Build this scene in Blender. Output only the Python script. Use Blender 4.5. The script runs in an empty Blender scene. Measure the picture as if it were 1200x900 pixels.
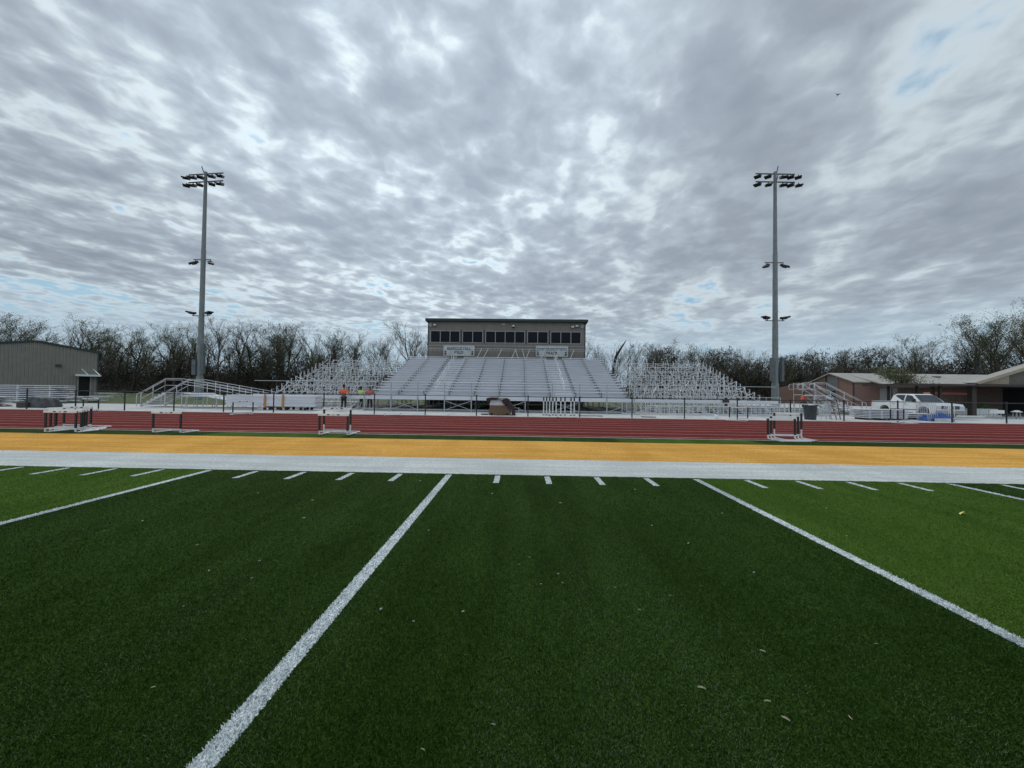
import bpy, math, random
import numpy as np
from mathutils import Vector, Matrix
random.seed(7)
R = math.radians
SC = bpy.context.scene
COL = SC.collection
YD = 0.9144

# ------------------------------------------------------------------ materials
def mat(name, col, rough=0.6, metal=0.0, col2=None, scale=3.0, bump=0.0, bscale=40.0, stretch=(1, 1, 1), ramp=(0.35, 0.65), sheen=0.0, detail=5, spec=0.5, coords='Object'):
    m = bpy.data.materials.new(name); m.use_nodes = True
    nt = m.node_tree; N = nt.nodes; L = nt.links
    b = N['Principled BSDF']
    b.inputs['Roughness'].default_value = rough
    b.inputs['Metallic'].default_value = metal
    b.inputs['Specular IOR Level'].default_value = spec
    if sheen:
        b.inputs['Sheen Weight'].default_value = sheen
        b.inputs['Sheen Roughness'].default_value = 0.5
    c = (*col, 1)
    b.inputs['Base Color'].default_value = c
    tc = N.new('ShaderNodeTexCoord'); mp = N.new('ShaderNodeMapping'); mp.inputs['Scale'].default_value = stretch
    L.new(tc.outputs[coords], mp.inputs['Vector'])
    if col2 is not None:
        n = N.new('ShaderNodeTexNoise'); n.inputs['Scale'].default_value = scale; n.inputs['Detail'].default_value = detail; n.inputs['Roughness'].default_value = 0.65
        r = N.new('ShaderNodeValToRGB'); r.color_ramp.elements[0].position = ramp[0]; r.color_ramp.elements[1].position = ramp[1]
        r.color_ramp.elements[0].color = c; r.color_ramp.elements[1].color = (*col2, 1)
        L.new(mp.outputs[0], n.inputs['Vector']); L.new(n.outputs[0], r.inputs[0]); L.new(r.outputs[0], b.inputs['Base Color'])
    if bump:
        n2 = N.new('ShaderNodeTexNoise'); n2.inputs['Scale'].default_value = bscale; n2.inputs['Detail'].default_value = 4
        bp = N.new('ShaderNodeBump'); bp.inputs['Strength'].default_value = bump; bp.inputs['Distance'].default_value = 0.02
        L.new(mp.outputs[0], n2.inputs['Vector']); L.new(n2.outputs[0], bp.inputs['Height']); L.new(bp.outputs[0], b.inputs['Normal'])
    return m

def turf_mat(name, dark, light, grain=1.0, sheen=0.25, gscale=170, fleck=None, along=(1, 0.16, 1)):
    """fibre turf: fine grain, brushed streaks along the yard lines and worn lighter patches"""
    m = bpy.data.materials.new(name); m.use_nodes = True
    nt = m.node_tree; N = nt.nodes; L = nt.links; b = N['Principled BSDF']
    b.inputs['Roughness'].default_value = 0.9; b.inputs['Specular IOR Level'].default_value = 0.04
    b.inputs['Sheen Weight'].default_value = sheen; b.inputs['Sheen Roughness'].default_value = 0.45
    b.inputs['Sheen Tint'].default_value = (0.75, 1.0, 0.7, 1) if dark[1] > dark[0] * 1.3 else (1, 1, 1, 1)
    tc = N.new('ShaderNodeTexCoord')
    def noise(scale, st=(1, 1, 1), det=4, rough=0.6, dist=0.0):
        mp = N.new('ShaderNodeMapping'); mp.inputs['Scale'].default_value = st; L.new(tc.outputs['Object'], mp.inputs['Vector'])
        n = N.new('ShaderNodeTexNoise'); n.inputs['Scale'].default_value = scale; n.inputs['Detail'].default_value = det
        n.inputs['Roughness'].default_value = rough; n.inputs['Distortion'].default_value = dist
        L.new(mp.outputs[0], n.inputs['Vector']); return n.outputs[0]
    def mr(x, a, c, lo, hi):
        k = N.new('ShaderNodeMapRange'); k.inputs[1].default_value = a; k.inputs[2].default_value = c; k.inputs[3].default_value = lo; k.inputs[4].default_value = hi
        L.new(x, k.inputs[0]); return k.outputs[0]
    def mul(x, y, op='MULTIPLY'):
        k = N.new('ShaderNodeMath'); k.operation = op; L.new(x, k.inputs[0]); L.new(y, k.inputs[1]); return k.outputs[0]
    g = noise(gscale, (1.0, 0.6, 1), 3, 0.75)
    clump = noise(26, (1, 0.7, 1), 4, 0.65, 0.6)
    streak = noise(2.6, along, 5, 0.6, 0.3)
    patch = noise(0.55, (1, 0.5, 1), 5, 0.6, 0.5)
    f1 = mr(g, 0.40, 0.62, 0.5 - 0.5 * grain, 0.5 + 0.5 * grain)
    f2 = mr(clump, 0.35, 0.65, 0.55, 1.45)
    f3 = mul(mr(streak, 0.38, 0.64, 0.62, 1.4), mr(patch, 0.38, 0.64, 0.7, 1.35))
    fac = mul(mul(f1, f2), f3)
    mix = N.new('ShaderNodeMix'); mix.data_type = 'RGBA'; L.new(fac, mix.inputs[0])
    mix.inputs[6].default_value = (*dark, 1); mix.inputs[7].default_value = (*light, 1)
    out = mix.outputs[2]
    if fleck:
        fl = noise(38, (1, 0.8, 1), 2, 0.5)
        fm = N.new('ShaderNodeMix'); fm.data_type = 'RGBA'; L.new(mr(fl, 0.70, 0.76, 0, 1), fm.inputs[0]); L.new(out, fm.inputs[6]); fm.inputs[7].default_value = (*fleck, 1)
        out = fm.outputs[2]
    L.new(out, b.inputs['Base Color'])
    bp = N.new('ShaderNodeBump'); bp.inputs['Strength'].default_value = 0.7; bp.inputs['Distance'].default_value = 0.012
    L.new(mul(g, clump, 'ADD'), bp.inputs['Height']); L.new(bp.outputs[0], b.inputs['Normal'])
    return m

def ribbed_mat(name, col, col2, per_m=5.0, axis='X', rough=0.55, depth=0.03):
    m = mat(name, col, rough, 0.0, col2, 1.2)
    nt = m.node_tree; N = nt.nodes; L = nt.links
    tc = N.new('ShaderNodeTexCoord'); w = N.new('ShaderNodeTexWave'); w.bands_direction = axis; w.inputs['Scale'].default_value = per_m / 3.1
    w.wave_profile = 'SIN'
    r = N.new('ShaderNodeValToRGB'); r.color_ramp.elements[0].position = 0.55; r.color_ramp.elements[1].position = 0.8
    bp = N.new('ShaderNodeBump'); bp.inputs['Strength'].default_value = 1.0; bp.inputs['Distance'].default_value = depth
    L.new(tc.outputs['Object'], w.inputs['Vector']); L.new(w.outputs[0], r.inputs[0]); L.new(r.outputs[0], bp.inputs['Height']); L.new(bp.outputs[0], N['Principled BSDF'].inputs['Normal'])
    return m

def brick_mat(name, c1, c2, mortar):
    m = bpy.data.materials.new(name); m.use_nodes = True
    N = m.node_tree.nodes; L = m.node_tree.links; b = N['Principled BSDF']; b.inputs['Roughness'].default_value = 0.9
    tc = N.new('ShaderNodeTexCoord'); sp = N.new('ShaderNodeSeparateXYZ'); cb = N.new('ShaderNodeCombineXYZ'); ad = N.new('ShaderNodeMath')
    L.new(tc.outputs['Object'], sp.inputs[0]); L.new(sp.outputs[0], ad.inputs[0]); L.new(sp.outputs[1], ad.inputs[1])
    L.new(ad.outputs[0], cb.inputs[0]); L.new(sp.outputs[2], cb.inputs[1])
    t = N.new('ShaderNodeTexBrick'); t.inputs['Scale'].default_value = 2.2; t.inputs['Color1'].default_value = (*c1, 1); t.inputs['Color2'].default_value = (*c2, 1); t.inputs['Mortar'].default_value = (*mortar, 1)
    L.new(cb.outputs[0], t.inputs['Vector']); L.new(t.outputs[0], b.inputs['Base Color'])
    return m

M = {}
M['turf_dark'] = turf_mat('turf dark green', (0.009, 0.024, 0.0028), (0.042, 0.084, 0.014), 1.0, 0.0, 95, fleck=(0.07, 0.10, 0.06))
M['turf_light'] = turf_mat('turf light green', (0.024, 0.058, 0.005), (0.085, 0.150, 0.024), 0.9, 0.0, 95)
M['turf_white'] = turf_mat('turf white fibre', (0.16, 0.21, 0.22), (0.86, 0.90, 0.90), 1.0, 0.0, 90)
M['turf_band'] = turf_mat('turf white band', (0.38, 0.41, 0.40), (0.70, 0.73, 0.70), 0.8, 0.0, 60, along=(0.12, 1.6, 1))
M['turf_gold'] = turf_mat('turf gold fibre', (0.46, 0.22, 0.035), (0.86, 0.48, 0.12), 0.8, 0.0, 60, along=(0.12, 1.6, 1))
M['track'] = mat('red track surface', (0.125, 0.019, 0.015), 0.95, 0, (0.18, 0.030, 0.025), 1.3, 0.5, 220, (0.25, 1, 1), spec=0.05)
M['lane'] = mat('faded lane paint', (0.42, 0.22, 0.21), 0.8, 0, (0.6, 0.42, 0.4), 4)
M['kerb'] = mat('pale kerb', (0.30, 0.27, 0.23), 0.8, 0, (0.46, 0.42, 0.38), 3)
M['concrete'] = mat('pale concrete', (0.42, 0.42, 0.41), 0.9, 0, (0.60, 0.60, 0.58), 0.7, 0.2, 60)
M['lawn'] = mat('rough lawn', (0.035, 0.055, 0.014), 0.95, 0, (0.10, 0.125, 0.035), 0.35, 0.6, 8, detail=8)
M['dirt'] = mat('damp dirt', (0.06, 0.05, 0.035), 0.95, 0, (0.13, 0.11, 0.08), 1.5)
M['alu'] = mat('mill aluminium', (0.46, 0.47, 0.48), 0.5, 0.1, (0.60, 0.61, 0.62), 2.5)
M['alu_deck'] = mat('aluminium deck', (0.52, 0.525, 0.56), 0.6, 0.0, (0.64, 0.645, 0.68), 1.1, stretch=(0.4, 3, 3))
M['alu_seat'] = mat('aluminium seat plank', (0.58, 0.585, 0.62), 0.55, 0.0, (0.70, 0.705, 0.74), 1.1, stretch=(0.4, 3, 3))
M['galv'] = mat('galvanised steel', (0.30, 0.33, 0.34), 0.5, 0.1, (0.42, 0.45, 0.46), 3, stretch=(2, 2, 0.5))
M['pole'] = mat('weathered pole steel', (0.17, 0.185, 0.185), 0.6, 0.0, (0.24, 0.26, 0.26), 3, stretch=(2, 2, 0.5))
M['galv_dark'] = mat('grey painted steel', (0.10, 0.115, 0.125), 0.6, 0.2, (0.15, 0.165, 0.175), 3)
M['frame_steel'] = mat('raw aluminium angle', (0.50, 0.51, 0.52), 0.5, 0.05, (0.72, 0.73, 0.74), 4)
M['black'] = mat('black powder coat', (0.008, 0.009, 0.010), 0.45, 0, (0.02, 0.02, 0.022), 6)
M['lamp'] = mat('dark lamp housing', (0.015, 0.018, 0.018), 0.5, 0.2, (0.03, 0.035, 0.035), 6)
M['glass_dark'] = mat('tinted glass', (0.004, 0.006, 0.012), 0.08, 0, spec=0.12)
M['siding'] = ribbed_mat('taupe ribbed siding', (0.165, 0.145, 0.125), (0.20, 0.18, 0.155), 3.3)
M['siding_left'] = ribbed_mat('grey beige ribbed siding', (0.19, 0.18, 0.155), (0.225, 0.215, 0.185), 3.3, depth=0.05)
M['trim'] = mat('dark green trim', (0.012, 0.028, 0.026), 0.5, 0, (0.02, 0.04, 0.037), 5)
M['window_frame'] = mat('grey window frame', (0.26, 0.25, 0.245), 0.5, 0, (0.33, 0.32, 0.31), 5)
M['white_paint'] = mat('white paint', (0.70, 0.71, 0.70), 0.4, 0, (0.80, 0.81, 0.80), 5)
M['white_worn'] = mat('worn white metal', (0.55, 0.56, 0.56), 0.5, 0.05, (0.80, 0.81, 0.80), 8)
M['sign_white'] = mat('weathered sign panel', (0.40, 0.42, 0.42), 0.6, 0, (0.55, 0.57, 0.56), 2)
M['sign_blue'] = mat('navy lettering', (0.02, 0.06, 0.12), 0.6)
M['sign_grey'] = mat('grey lettering', (0.07, 0.08, 0.09), 0.6)
M['brick'] = brick_mat('red brown brick', (0.16, 0.075, 0.055), (0.22, 0.105, 0.08), (0.25, 0.22, 0.2))
M['brick_dark'] = brick_mat('dark brown brick', (0.075, 0.045, 0.04), (0.10, 0.06, 0.05), (0.11, 0.10, 0.09))
M['panel_grey'] = mat('grey wall panel', (0.12, 0.12, 0.12), 0.7, 0, (0.16, 0.16, 0.155), 2)
M['roof_tan'] = ribbed_mat('tan metal roof', (0.33, 0.31, 0.27), (0.43, 0.41, 0.37), 2.0)
M['fascia_tan'] = mat('tan fascia', (0.33, 0.28, 0.21), 0.7, 0, (0.40, 0.34, 0.26), 3)
M['stucco'] = mat('taupe stucco', (0.13, 0.12, 0.105), 0.9, 0, (0.17, 0.155, 0.135), 3)
M['brown_steel'] = mat('dark brown steel', (0.03, 0.022, 0.018), 0.6, 0, (0.05, 0.037, 0.03), 4)
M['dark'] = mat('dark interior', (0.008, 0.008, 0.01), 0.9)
M['bark'] = mat('grey brown bark', (0.030, 0.025, 0.020), 0.9, 0, (0.075, 0.065, 0.055), 3, 0.8, 12)
M['bark_dark'] = mat('dark bark', (0.014, 0.012, 0.010), 0.9, 0, (0.035, 0.03, 0.026), 3)
M['twig'] = mat('bare twigs', (0.075, 0.066, 0.053), 0.9, 0, (0.17, 0.155, 0.125), 0.6)
M['twig_olive'] = mat('budding olive twigs', (0.065, 0.058, 0.033), 0.9, 0, (0.15, 0.14, 0.075), 0.5)
M['leaf_olive'] = mat('olive spring leaves', (0.05, 0.058, 0.022), 0.8, 0, (0.13, 0.14, 0.055), 0.7)
M['leaf_dark'] = mat('dark evergreen leaves', (0.022, 0.028, 0.013), 0.8, 0, (0.06, 0.07, 0.03), 0.5)
M['scrub'] = mat('brown scrub', (0.034, 0.029, 0.020), 0.9, 0, (0.10, 0.088, 0.060), 0.25)
M['car_white'] = mat('white car paint', (0.72, 0.74, 0.74), 0.25, 0, (0.78, 0.80, 0.80), 3)
M['car_glass'] = mat('car glass', (0.02, 0.03, 0.04), 0.08, 0, (0.04, 0.06, 0.07), 1)
M['rubber'] = mat('tyre rubber', (0.012, 0.012, 0.012), 0.85, 0, (0.025, 0.025, 0.025), 9)
M['chrome'] = mat('dull chrome', (0.42, 0.43, 0.44), 0.25, 0.8)
M['headlight'] = mat('headlight lens', (0.55, 0.57, 0.58), 0.15)
M['tarp_blue'] = mat('blue tarpaulin', (0.008, 0.06, 0.26), 0.5, 0, (0.015, 0.10, 0.38), 2, 0.6, 6)
M['tarp_black'] = mat('black maroon tarpaulin', (0.012, 0.008, 0.009), 0.55, 0, (0.04, 0.018, 0.02), 2, 0.8, 6)
M['tarp_grey'] = mat('charcoal tarpaulin', (0.02, 0.021, 0.022), 0.6, 0, (0.075, 0.075, 0.075), 2, 0.9, 5)
M['wood'] = mat('brown timber', (0.14, 0.085, 0.05), 0.8, 0, (0.20, 0.125, 0.075), 4, stretch=(0.3, 4, 4))
M['orange_metal'] = mat('amber painted steel', (0.42, 0.20, 0.06), 0.6, 0, (0.5, 0.26, 0.09), 6)
M['bin'] = mat('charcoal plastic', (0.028, 0.034, 0.038), 0.55, 0, (0.05, 0.056, 0.06), 5)
M['skin'] = mat('skin', (0.16, 0.085, 0.055), 0.6)
M['hair'] = mat('dark hair', (0.01, 0.008, 0.007), 0.7)
M['hi_orange'] = mat('safety orange cloth', (0.80, 0.12, 0.05), 0.8, 0, (0.9, 0.18, 0.08), 6)
M['hi_yellow'] = mat('safety yellow cloth', (0.55, 0.75, 0.06), 0.8, 0, (0.62, 0.8, 0.12), 6)
M['hi_red'] = mat('faded red cloth', (0.6, 0.10, 0.09), 0.8, 0, (0.68, 0.16, 0.13), 6)
M['rust'] = mat('red brown fibreglass', (0.16, 0.06, 0.05), 0.6, 0, (0.22, 0.09, 0.07), 6)
M['trousers'] = mat('dark trousers', (0.015, 0.016, 0.02), 0.85, 0, (0.03, 0.03, 0.036), 8)
M['red_vinyl'] = mat('faded red canopy', (0.62, 0.15, 0.11), 0.6, 0, (0.7, 0.22, 0.16), 3)
M['plant'] = mat('potted greens', (0.03, 0.07, 0.015), 0.8, 0, (0.07, 0.13, 0.03), 5)
M['straw'] = mat('dry leaf litter', (0.42, 0.36, 0.22), 0.8, 0, (0.6, 0.55, 0.42), 30)
M['paper'] = mat('pale scrap', (0.40, 0.40, 0.34), 0.8)
M['lemon'] = mat('pale yellow rind', (0.85, 0.78, 0.22), 0.6)
M['bird'] = mat('dark feathers', (0.01, 0.01, 0.01), 0.8)
M['jug_blue'] = mat('blue plastic', (0.12, 0.22, 0.45), 0.4)

# ------------------------------------------------------------------ mesh helpers
class MB:
    def __init__(s): s.v = []; s.f = []
    def add(s, vs, fs):
        n = len(s.v); s.v += [tuple(v) for v in vs]; s.f += [tuple(i + n for i in f) for f in fs]; return s
    def box(s, x0, x1, y0, y1, z0, z1):
        return s.add([(x0,y0,z0),(x1,y0,z0),(x1,y1,z0),(x0,y1,z0),(x0,y0,z1),(x1,y0,z1),(x1,y1,z1),(x0,y1,z1)],
                     [(0,3,2,1),(4,5,6,7),(0,1,5,4),(1,2,6,5),(2,3,7,6),(3,0,4,7)])
    def obox(s, c, size, rot=Matrix.Identity(3)):
        c = Vector(c); a, b, d = (t / 2 for t in size)
        vs = [c + rot @ Vector((i*a, j*b, k*d)) for i, j, k in ((-1,-1,-1),(1,-1,-1),(1,1,-1),(-1,1,-1),(-1,-1,1),(1,-1,1),(1,1,1),(-1,1,1))]
        return s.add(vs, [(0,3,2,1),(4,5,6,7),(0,1,5,4),(1,2,6,5),(2,3,7,6),(3,0,4,7)])
    def bar(s, p, q, w, h=None):
        p = Vector(p); q = Vector(q); d = (q - p)
        if d.length < 1e-6: return s
        h = h or w; t = d.normalized()
        up = Vector((0,0,1)) if abs(t.z) < 0.95 else Vector((0,1,0))
        a = t.cross(up).normalized(); b = a.cross(t).normalized()
        vs = []
        for o in (p, q):
            for i, j in ((-1,-1),(1,-1),(1,1),(-1,1)): vs.append(o + a*i*w/2 + b*j*h/2)
        return s.add(vs, [(3,2,1,0),(4,5,6,7),(0,1,5,4),(1,2,6,5),(2,3,7,6),(3,0,4,7)])
    def tube(s, pts, rad, n=8, cap=True):
        pts = [Vector(p) for p in pts]
        if not isinstance(rad, (list, tuple)): rad = [rad] * len(pts)
        rings = []; base = len(s.v); ref = None
        for i, p in enumerate(pts):
            t = (pts[min(i+1, len(pts)-1)] - pts[max(i-1, 0)]).normalized()
            if ref is None:
                ref = Vector((0,0,1)) if abs(t.z) < 0.9 else Vector((1,0,0))
            a = t.cross(ref).normalized(); b = a.cross(t).normalized(); ref = b if abs(t.dot(b)) < 0.9 else ref
            for k in range(n):
                an = 2*math.pi*k/n
                s.v.append(tuple(p + (a*math.cos(an) + b*math.sin(an))*rad[i]))
        for i in range(len(pts)-1):
            for k in range(n):
                s.f.append((base+i*n+k, base+i*n+(k+1)%n, base+(i+1)*n+(k+1)%n, base+(i+1)*n+k))
        if cap:
            s.f.append(tuple(base+k for k in reversed(range(n)))); s.f.append(tuple(base+(len(pts)-1)*n+k for k in range(n)))
        return s
    def lathe(s, c, prof, n=16):
        base = len(s.v); cx, cy, cz = c
        for r, z in prof:
            for k in range(n): s.v.append((cx+r*math.cos(2*math.pi*k/n), cy+r*math.sin(2*math.pi*k/n), cz+z))
        for i in range(len(prof)-1):
            for k in range(n): s.f.append((base+i*n+k, base+i*n+(k+1)%n, base+(i+1)*n+(k+1)%n, base+(i+1)*n+k))
        s.f.append(tuple(base+k for k in reversed(range(n)))); s.f.append(tuple(base+(len(prof)-1)*n+k for k in range(n)))
        return s
    def prism(s, poly, axis, a, b):
        """extrude a 2-D polygon; axis 'x': poly is (y,z), 'y': poly is (x,z), 'z': poly is (x,y)"""
        n = len(poly); f = {'x': lambda p, t: (t, p[0], p[1]), 'y': lambda p, t: (p[0], t, p[1]), 'z': lambda p, t: (p[0], p[1], t)}[axis]
        s.add([f(p, a) for p in poly] + [f(p, b) for p in poly],
              [tuple(range(n)), tuple(reversed(range(n, 2*n)))] + [(i, i+n, (i+1)%n+n, (i+1)%n) for i in range(n)])
        return s
    def quad(s, a, b, c, d): return s.add([a, b, c, d], [(0,1,2,3)])
    def sphere(s, c, r, nu=12, nv=8, sq=(1,1,1)):
        prof = []
        base = len(s.v)
        for j in range(nv+1):
            th = math.pi*j/nv
            for k in range(nu):
                an = 2*math.pi*k/nu
                s.v.append((c[0]+r*sq[0]*math.sin(th)*math.cos(an), c[1]+r*sq[1]*math.sin(th)*math.sin(an), c[2]-r*sq[2]*math.cos(th)))
        for j in range(nv):
            for k in range(nu): s.f.append((base+j*nu+k, base+j*nu+(k+1)%nu, base+(j+1)*nu+(k+1)%nu, base+(j+1)*nu+k))
        return s
    def build(s, name, m, parent=None, off=(0,0,0), label=None, smooth=False, bevel=0):
        me = bpy.data.meshes.new(name)
        o0 = Vector(off)
        me.from_pydata([tuple(Vector(v) - o0) for v in s.v] if o0.length else s.v, [], s.f)
        ms = m if isinstance(m, list) else [m]
        for k in ms: me.materials.append(k)
        me.validate(); me.update()
        if smooth: me.polygons.foreach_set('use_smooth', [True]*len(me.polygons))
        o = bpy.data.objects.new(name, me); COL.objects.link(o)
        if parent is not None: o.parent = parent
        if label: o['label'] = label
        if bevel:
            b = o.modifiers.new('bevel', 'BEVEL'); b.width = bevel; b.segments = 2; b.limit_method = 'ANGLE'
        return o

def tag(o, label=None, cat=None, group=None, kind=None):
    if label: o['label'] = label
    if cat: o['category'] = cat
    if group: o['group'] = group
    if kind: o['kind'] = kind
    return o
def thing(name, label, cat, loc=(0,0,0), rz=0, group=None):
    o = bpy.data.objects.new(name, None); COL.objects.link(o); o.location = loc; o.rotation_euler = (0,0,rz); o.empty_display_size = 0.3
    return tag(o, label, cat, group)
def children(o): return [c for c in list(bpy.data.objects) if c.parent == o]
def dup(src, loc, rz=0, label=None, group=None, scale=None, tree=None):
    r = src.copy(); COL.objects.link(r); r.location = loc; r.rotation_euler = (src.rotation_euler[0], src.rotation_euler[1], rz)
    if scale: r.scale = scale
    if label: r['label'] = label
    if group: r['group'] = group
    for ch in (tree or KIDS(src)):
        c = ch.copy(); COL.objects.link(c); c.parent = r
        for g in KIDS(ch):
            d = g.copy(); COL.objects.link(d); d.parent = c
    return r
_k = {}
def KIDS(o):
    if o.name not in _k: _k[o.name] = children(o)
    return _k[o.name]
def struct(mb, name, m, **kw):
    o = mb.build(name, m, **kw); o['kind'] = 'structure'; return o

# ------------------------------------------------------------------ world, sun, camera
w = bpy.data.worlds.new('World'); SC.world = w; w.use_nodes = True
SKYLOC = (3.1, 1.7, 0)
def sky():
    nt = w.node_tree; N = nt.nodes; L = nt.links
    for n in list(N): N.remove(n)
    out = N.new('ShaderNodeOutputWorld'); bg = N.new('ShaderNodeBackground'); bg.inputs['Strength'].default_value = 0.1
    L.new(bg.outputs[0], out.inputs[0])
    st = N.new('ShaderNodeTexSky'); st.sky_type = 'NISHITA'; st.sun_disc = False; st.sun_elevation = SUN_EL; st.sun_rotation = SUN_ROT
    st.air_density = 1.0; st.dust_density = 2.0
    tc = N.new('ShaderNodeTexCoord'); sp = N.new('ShaderNodeSeparateXYZ'); L.new(tc.outputs['Generated'], sp.inputs[0])
    def math_(op, a, b=None, c=None, clamp=False):
        k = N.new('ShaderNodeMath'); k.operation = op; k.use_clamp = clamp
        for i, x in enumerate((a, b, c)):
            if x is None: continue
            if isinstance(x, (int, float)): k.inputs[i].default_value = x
            else: L.new(x, k.inputs[i])
        return k.outputs[0]
    def mr(x, a, b, lo, hi, smooth=False):
        k = N.new('ShaderNodeMapRange'); k.interpolation_type = 'SMOOTHSTEP' if smooth else 'LINEAR'
        for i, v in enumerate((a, b, lo, hi)): k.inputs[i+1].default_value = v
        L.new(x, k.inputs[0]); return k.outputs[0]
    zc = math_('ADD', math_('MAXIMUM', sp.outputs[2], 0.0), 0.10)
    px = math_('DIVIDE', sp.outputs[0], zc); py = math_('DIVIDE', sp.outputs[1], zc)
    cb = N.new('ShaderNodeCombineXYZ'); L.new(px, cb.inputs[0]); L.new(py, cb.inputs[1])
    def noise(scale, det, rough, rot=34, st_=(1, 0.6, 1), loc=(0,0,0), dist=0.0):
        mp = N.new('ShaderNodeMapping'); mp.inputs['Rotation'].default_value = (0, 0, R(rot)); 
        L.new(cb.outputs[0], mp.inputs['Vector'])
        m2 = N.new('ShaderNodeMapping'); m2.inputs['Scale'].default_value = st_; m2.inputs['Location'].default_value = loc; L.new(mp.outputs[0], m2.inputs['Vector'])
        n = N.new('ShaderNodeTexNoise'); n.inputs['Scale'].default_value = scale; n.inputs['Detail'].default_value = det; n.inputs['Roughness'].default_value = rough; n.inputs['Distortion'].default_value = dist
        L.new(m2.outputs[0], n.inputs['Vector']); return n.outputs[0]
    big = noise(0.9, 2, 0.5, 34, (1, 0.8, 1), SKYLOC)
    mid = noise(2.3, 4, 0.45, 34, (1.1, 0.7, 1), (0.4, 5.2, 0), 0.2)
    puff = noise(7.4, 5, 0.5, 34, (1.05, 0.92, 1), (1.9, 0.3, 0), 0.25)
    cell = noise(6.6, 4, 0.45, 20, (1.05, 0.9, 1), (7.3, 2.2, 0), 0.3)
    vein = math_('ABSOLUTE', math_('SUBTRACT', cell, 0.5))          # thin bright gaps between the cloud cells
    # softer, less broken cloud to the right
    soft = mr(sp.outputs[0], -0.1, 0.55, 1.0, 0.45, True)
    pz = math_('MULTIPLY', math_('ADD', math_('MULTIPLY', math_('SUBTRACT', puff, 0.5), 0.85), math_('MULTIPLY', math_('SUBTRACT', vein, 0.09), 0.6)), soft)
    dens = math_('ADD', math_('ADD', math_('MULTIPLY_ADD', big, 0.44, 0.105), math_('MULTIPLY', mid, 0.66)), pz)   # about 0.61 mean
    low = mr(sp.outputs[2], 0.10, 0.30, 1.0, 0.0, True)
    dens = math_('SUBTRACT', dens, math_('MULTIPLY', low, 0.15))
    uv = N.new('ShaderNodeVectorMath'); uv.operation = 'DOT_PRODUCT'; L.new(tc.outputs['Generated'], uv.inputs[0]); uv.inputs[1].default_value = (0.71, 0.50, 0.49)
    dens = math_('SUBTRACT', dens, mr(uv.outputs['Value'], 0.975, 1.0, 0.0, 0.26, True))
    # cloud shade: thin = bright, thick = grey
    ramp = N.new('ShaderNodeValToRGB'); cr = ramp.color_ramp
    cr.elements[0].position = 0.41; cr.elements[0].color = (7.3, 8.1, 8.5, 1)
    cr.elements[1].position = 0.86; cr.elements[1].color = (2.7, 3.2, 3.85, 1)
    for pos, c in ((0.48, (5.7, 6.5, 7.0)), (0.56, (4.2, 4.95, 5.6)), (0.68, (3.3, 3.85, 4.5))):
        e = cr.elements.new(pos); e.color = (*c, 1)
    L.new(dens, ramp.inputs[0])
    # cloud brightening around the hidden sun, plus added fill behind the camera for shaded fronts
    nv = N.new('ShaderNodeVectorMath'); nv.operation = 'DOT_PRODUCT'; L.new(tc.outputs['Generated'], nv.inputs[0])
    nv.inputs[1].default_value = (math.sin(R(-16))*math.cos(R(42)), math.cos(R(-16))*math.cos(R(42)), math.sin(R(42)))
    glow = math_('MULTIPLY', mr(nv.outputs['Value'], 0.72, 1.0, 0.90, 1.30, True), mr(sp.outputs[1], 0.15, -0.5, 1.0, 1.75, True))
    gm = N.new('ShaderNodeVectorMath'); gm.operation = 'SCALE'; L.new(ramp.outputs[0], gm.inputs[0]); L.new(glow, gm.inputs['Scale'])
    # clear sky colour between the clouds
    sc_ = N.new('ShaderNodeVectorMath'); sc_.operation = 'MULTIPLY_ADD'; L.new(st.outputs[0], sc_.inputs[0]); sc_.inputs[1].default_value = (0.28, 0.36, 0.38); sc_.inputs[2].default_value = (1.6, 2.7, 3.6)
    cov = mr(dens, 0.30, 0.50, 0.0, 1.0, True)
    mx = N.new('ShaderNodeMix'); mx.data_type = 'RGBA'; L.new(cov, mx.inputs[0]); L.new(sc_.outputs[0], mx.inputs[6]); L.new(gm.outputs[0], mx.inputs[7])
    # pale band low over the horizon
    hz = N.new('ShaderNodeMix'); hz.data_type = 'RGBA'; L.new(mr(sp.outputs[2], 0.06, 0.22, 0.85, 0.0, True), hz.inputs[0]); L.new(mx.outputs[2], hz.inputs[6]); hz.inputs[7].default_value = (3.9, 5.1, 6.1, 1)
    # ground half of the world: dull
    lo = N.new('ShaderNodeMix'); lo.data_type = 'RGBA'; L.new(mr(sp.outputs[2], -0.02, 0.0, 0.0, 1.0), lo.inputs[0]); lo.inputs[6].default_value = (0.8, 0.9, 0.8, 1); L.new(hz.outputs[2], lo.inputs[7])
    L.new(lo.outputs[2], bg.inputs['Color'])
SUN_EL = R(48); SUN_AZ = R(-20)      # ahead of the camera, a little to the left
SUN_ROT = SUN_AZ
sky()
sl = bpy.data.lights.new('sun', 'SUN'); sl.energy = 1.0; sl.angle = R(14); sl.color = (1.0, 0.96, 0.90)
so = bpy.data.objects.new('sun', sl); COL.objects.link(so)
sd = Vector((math.sin(SUN_AZ)*math.cos(SUN_EL), math.cos(SUN_AZ)*math.cos(SUN_EL), math.sin(SUN_EL)))
so.rotation_euler = sd.to_track_quat('Z', 'Y').to_euler(); so.location = sd*60
SC.view_settings.view_transform = 'Standard'; SC.view_settings.look = 'None'; SC.view_settings.exposure = 0.13; SC.view_settings.gamma = 1

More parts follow.
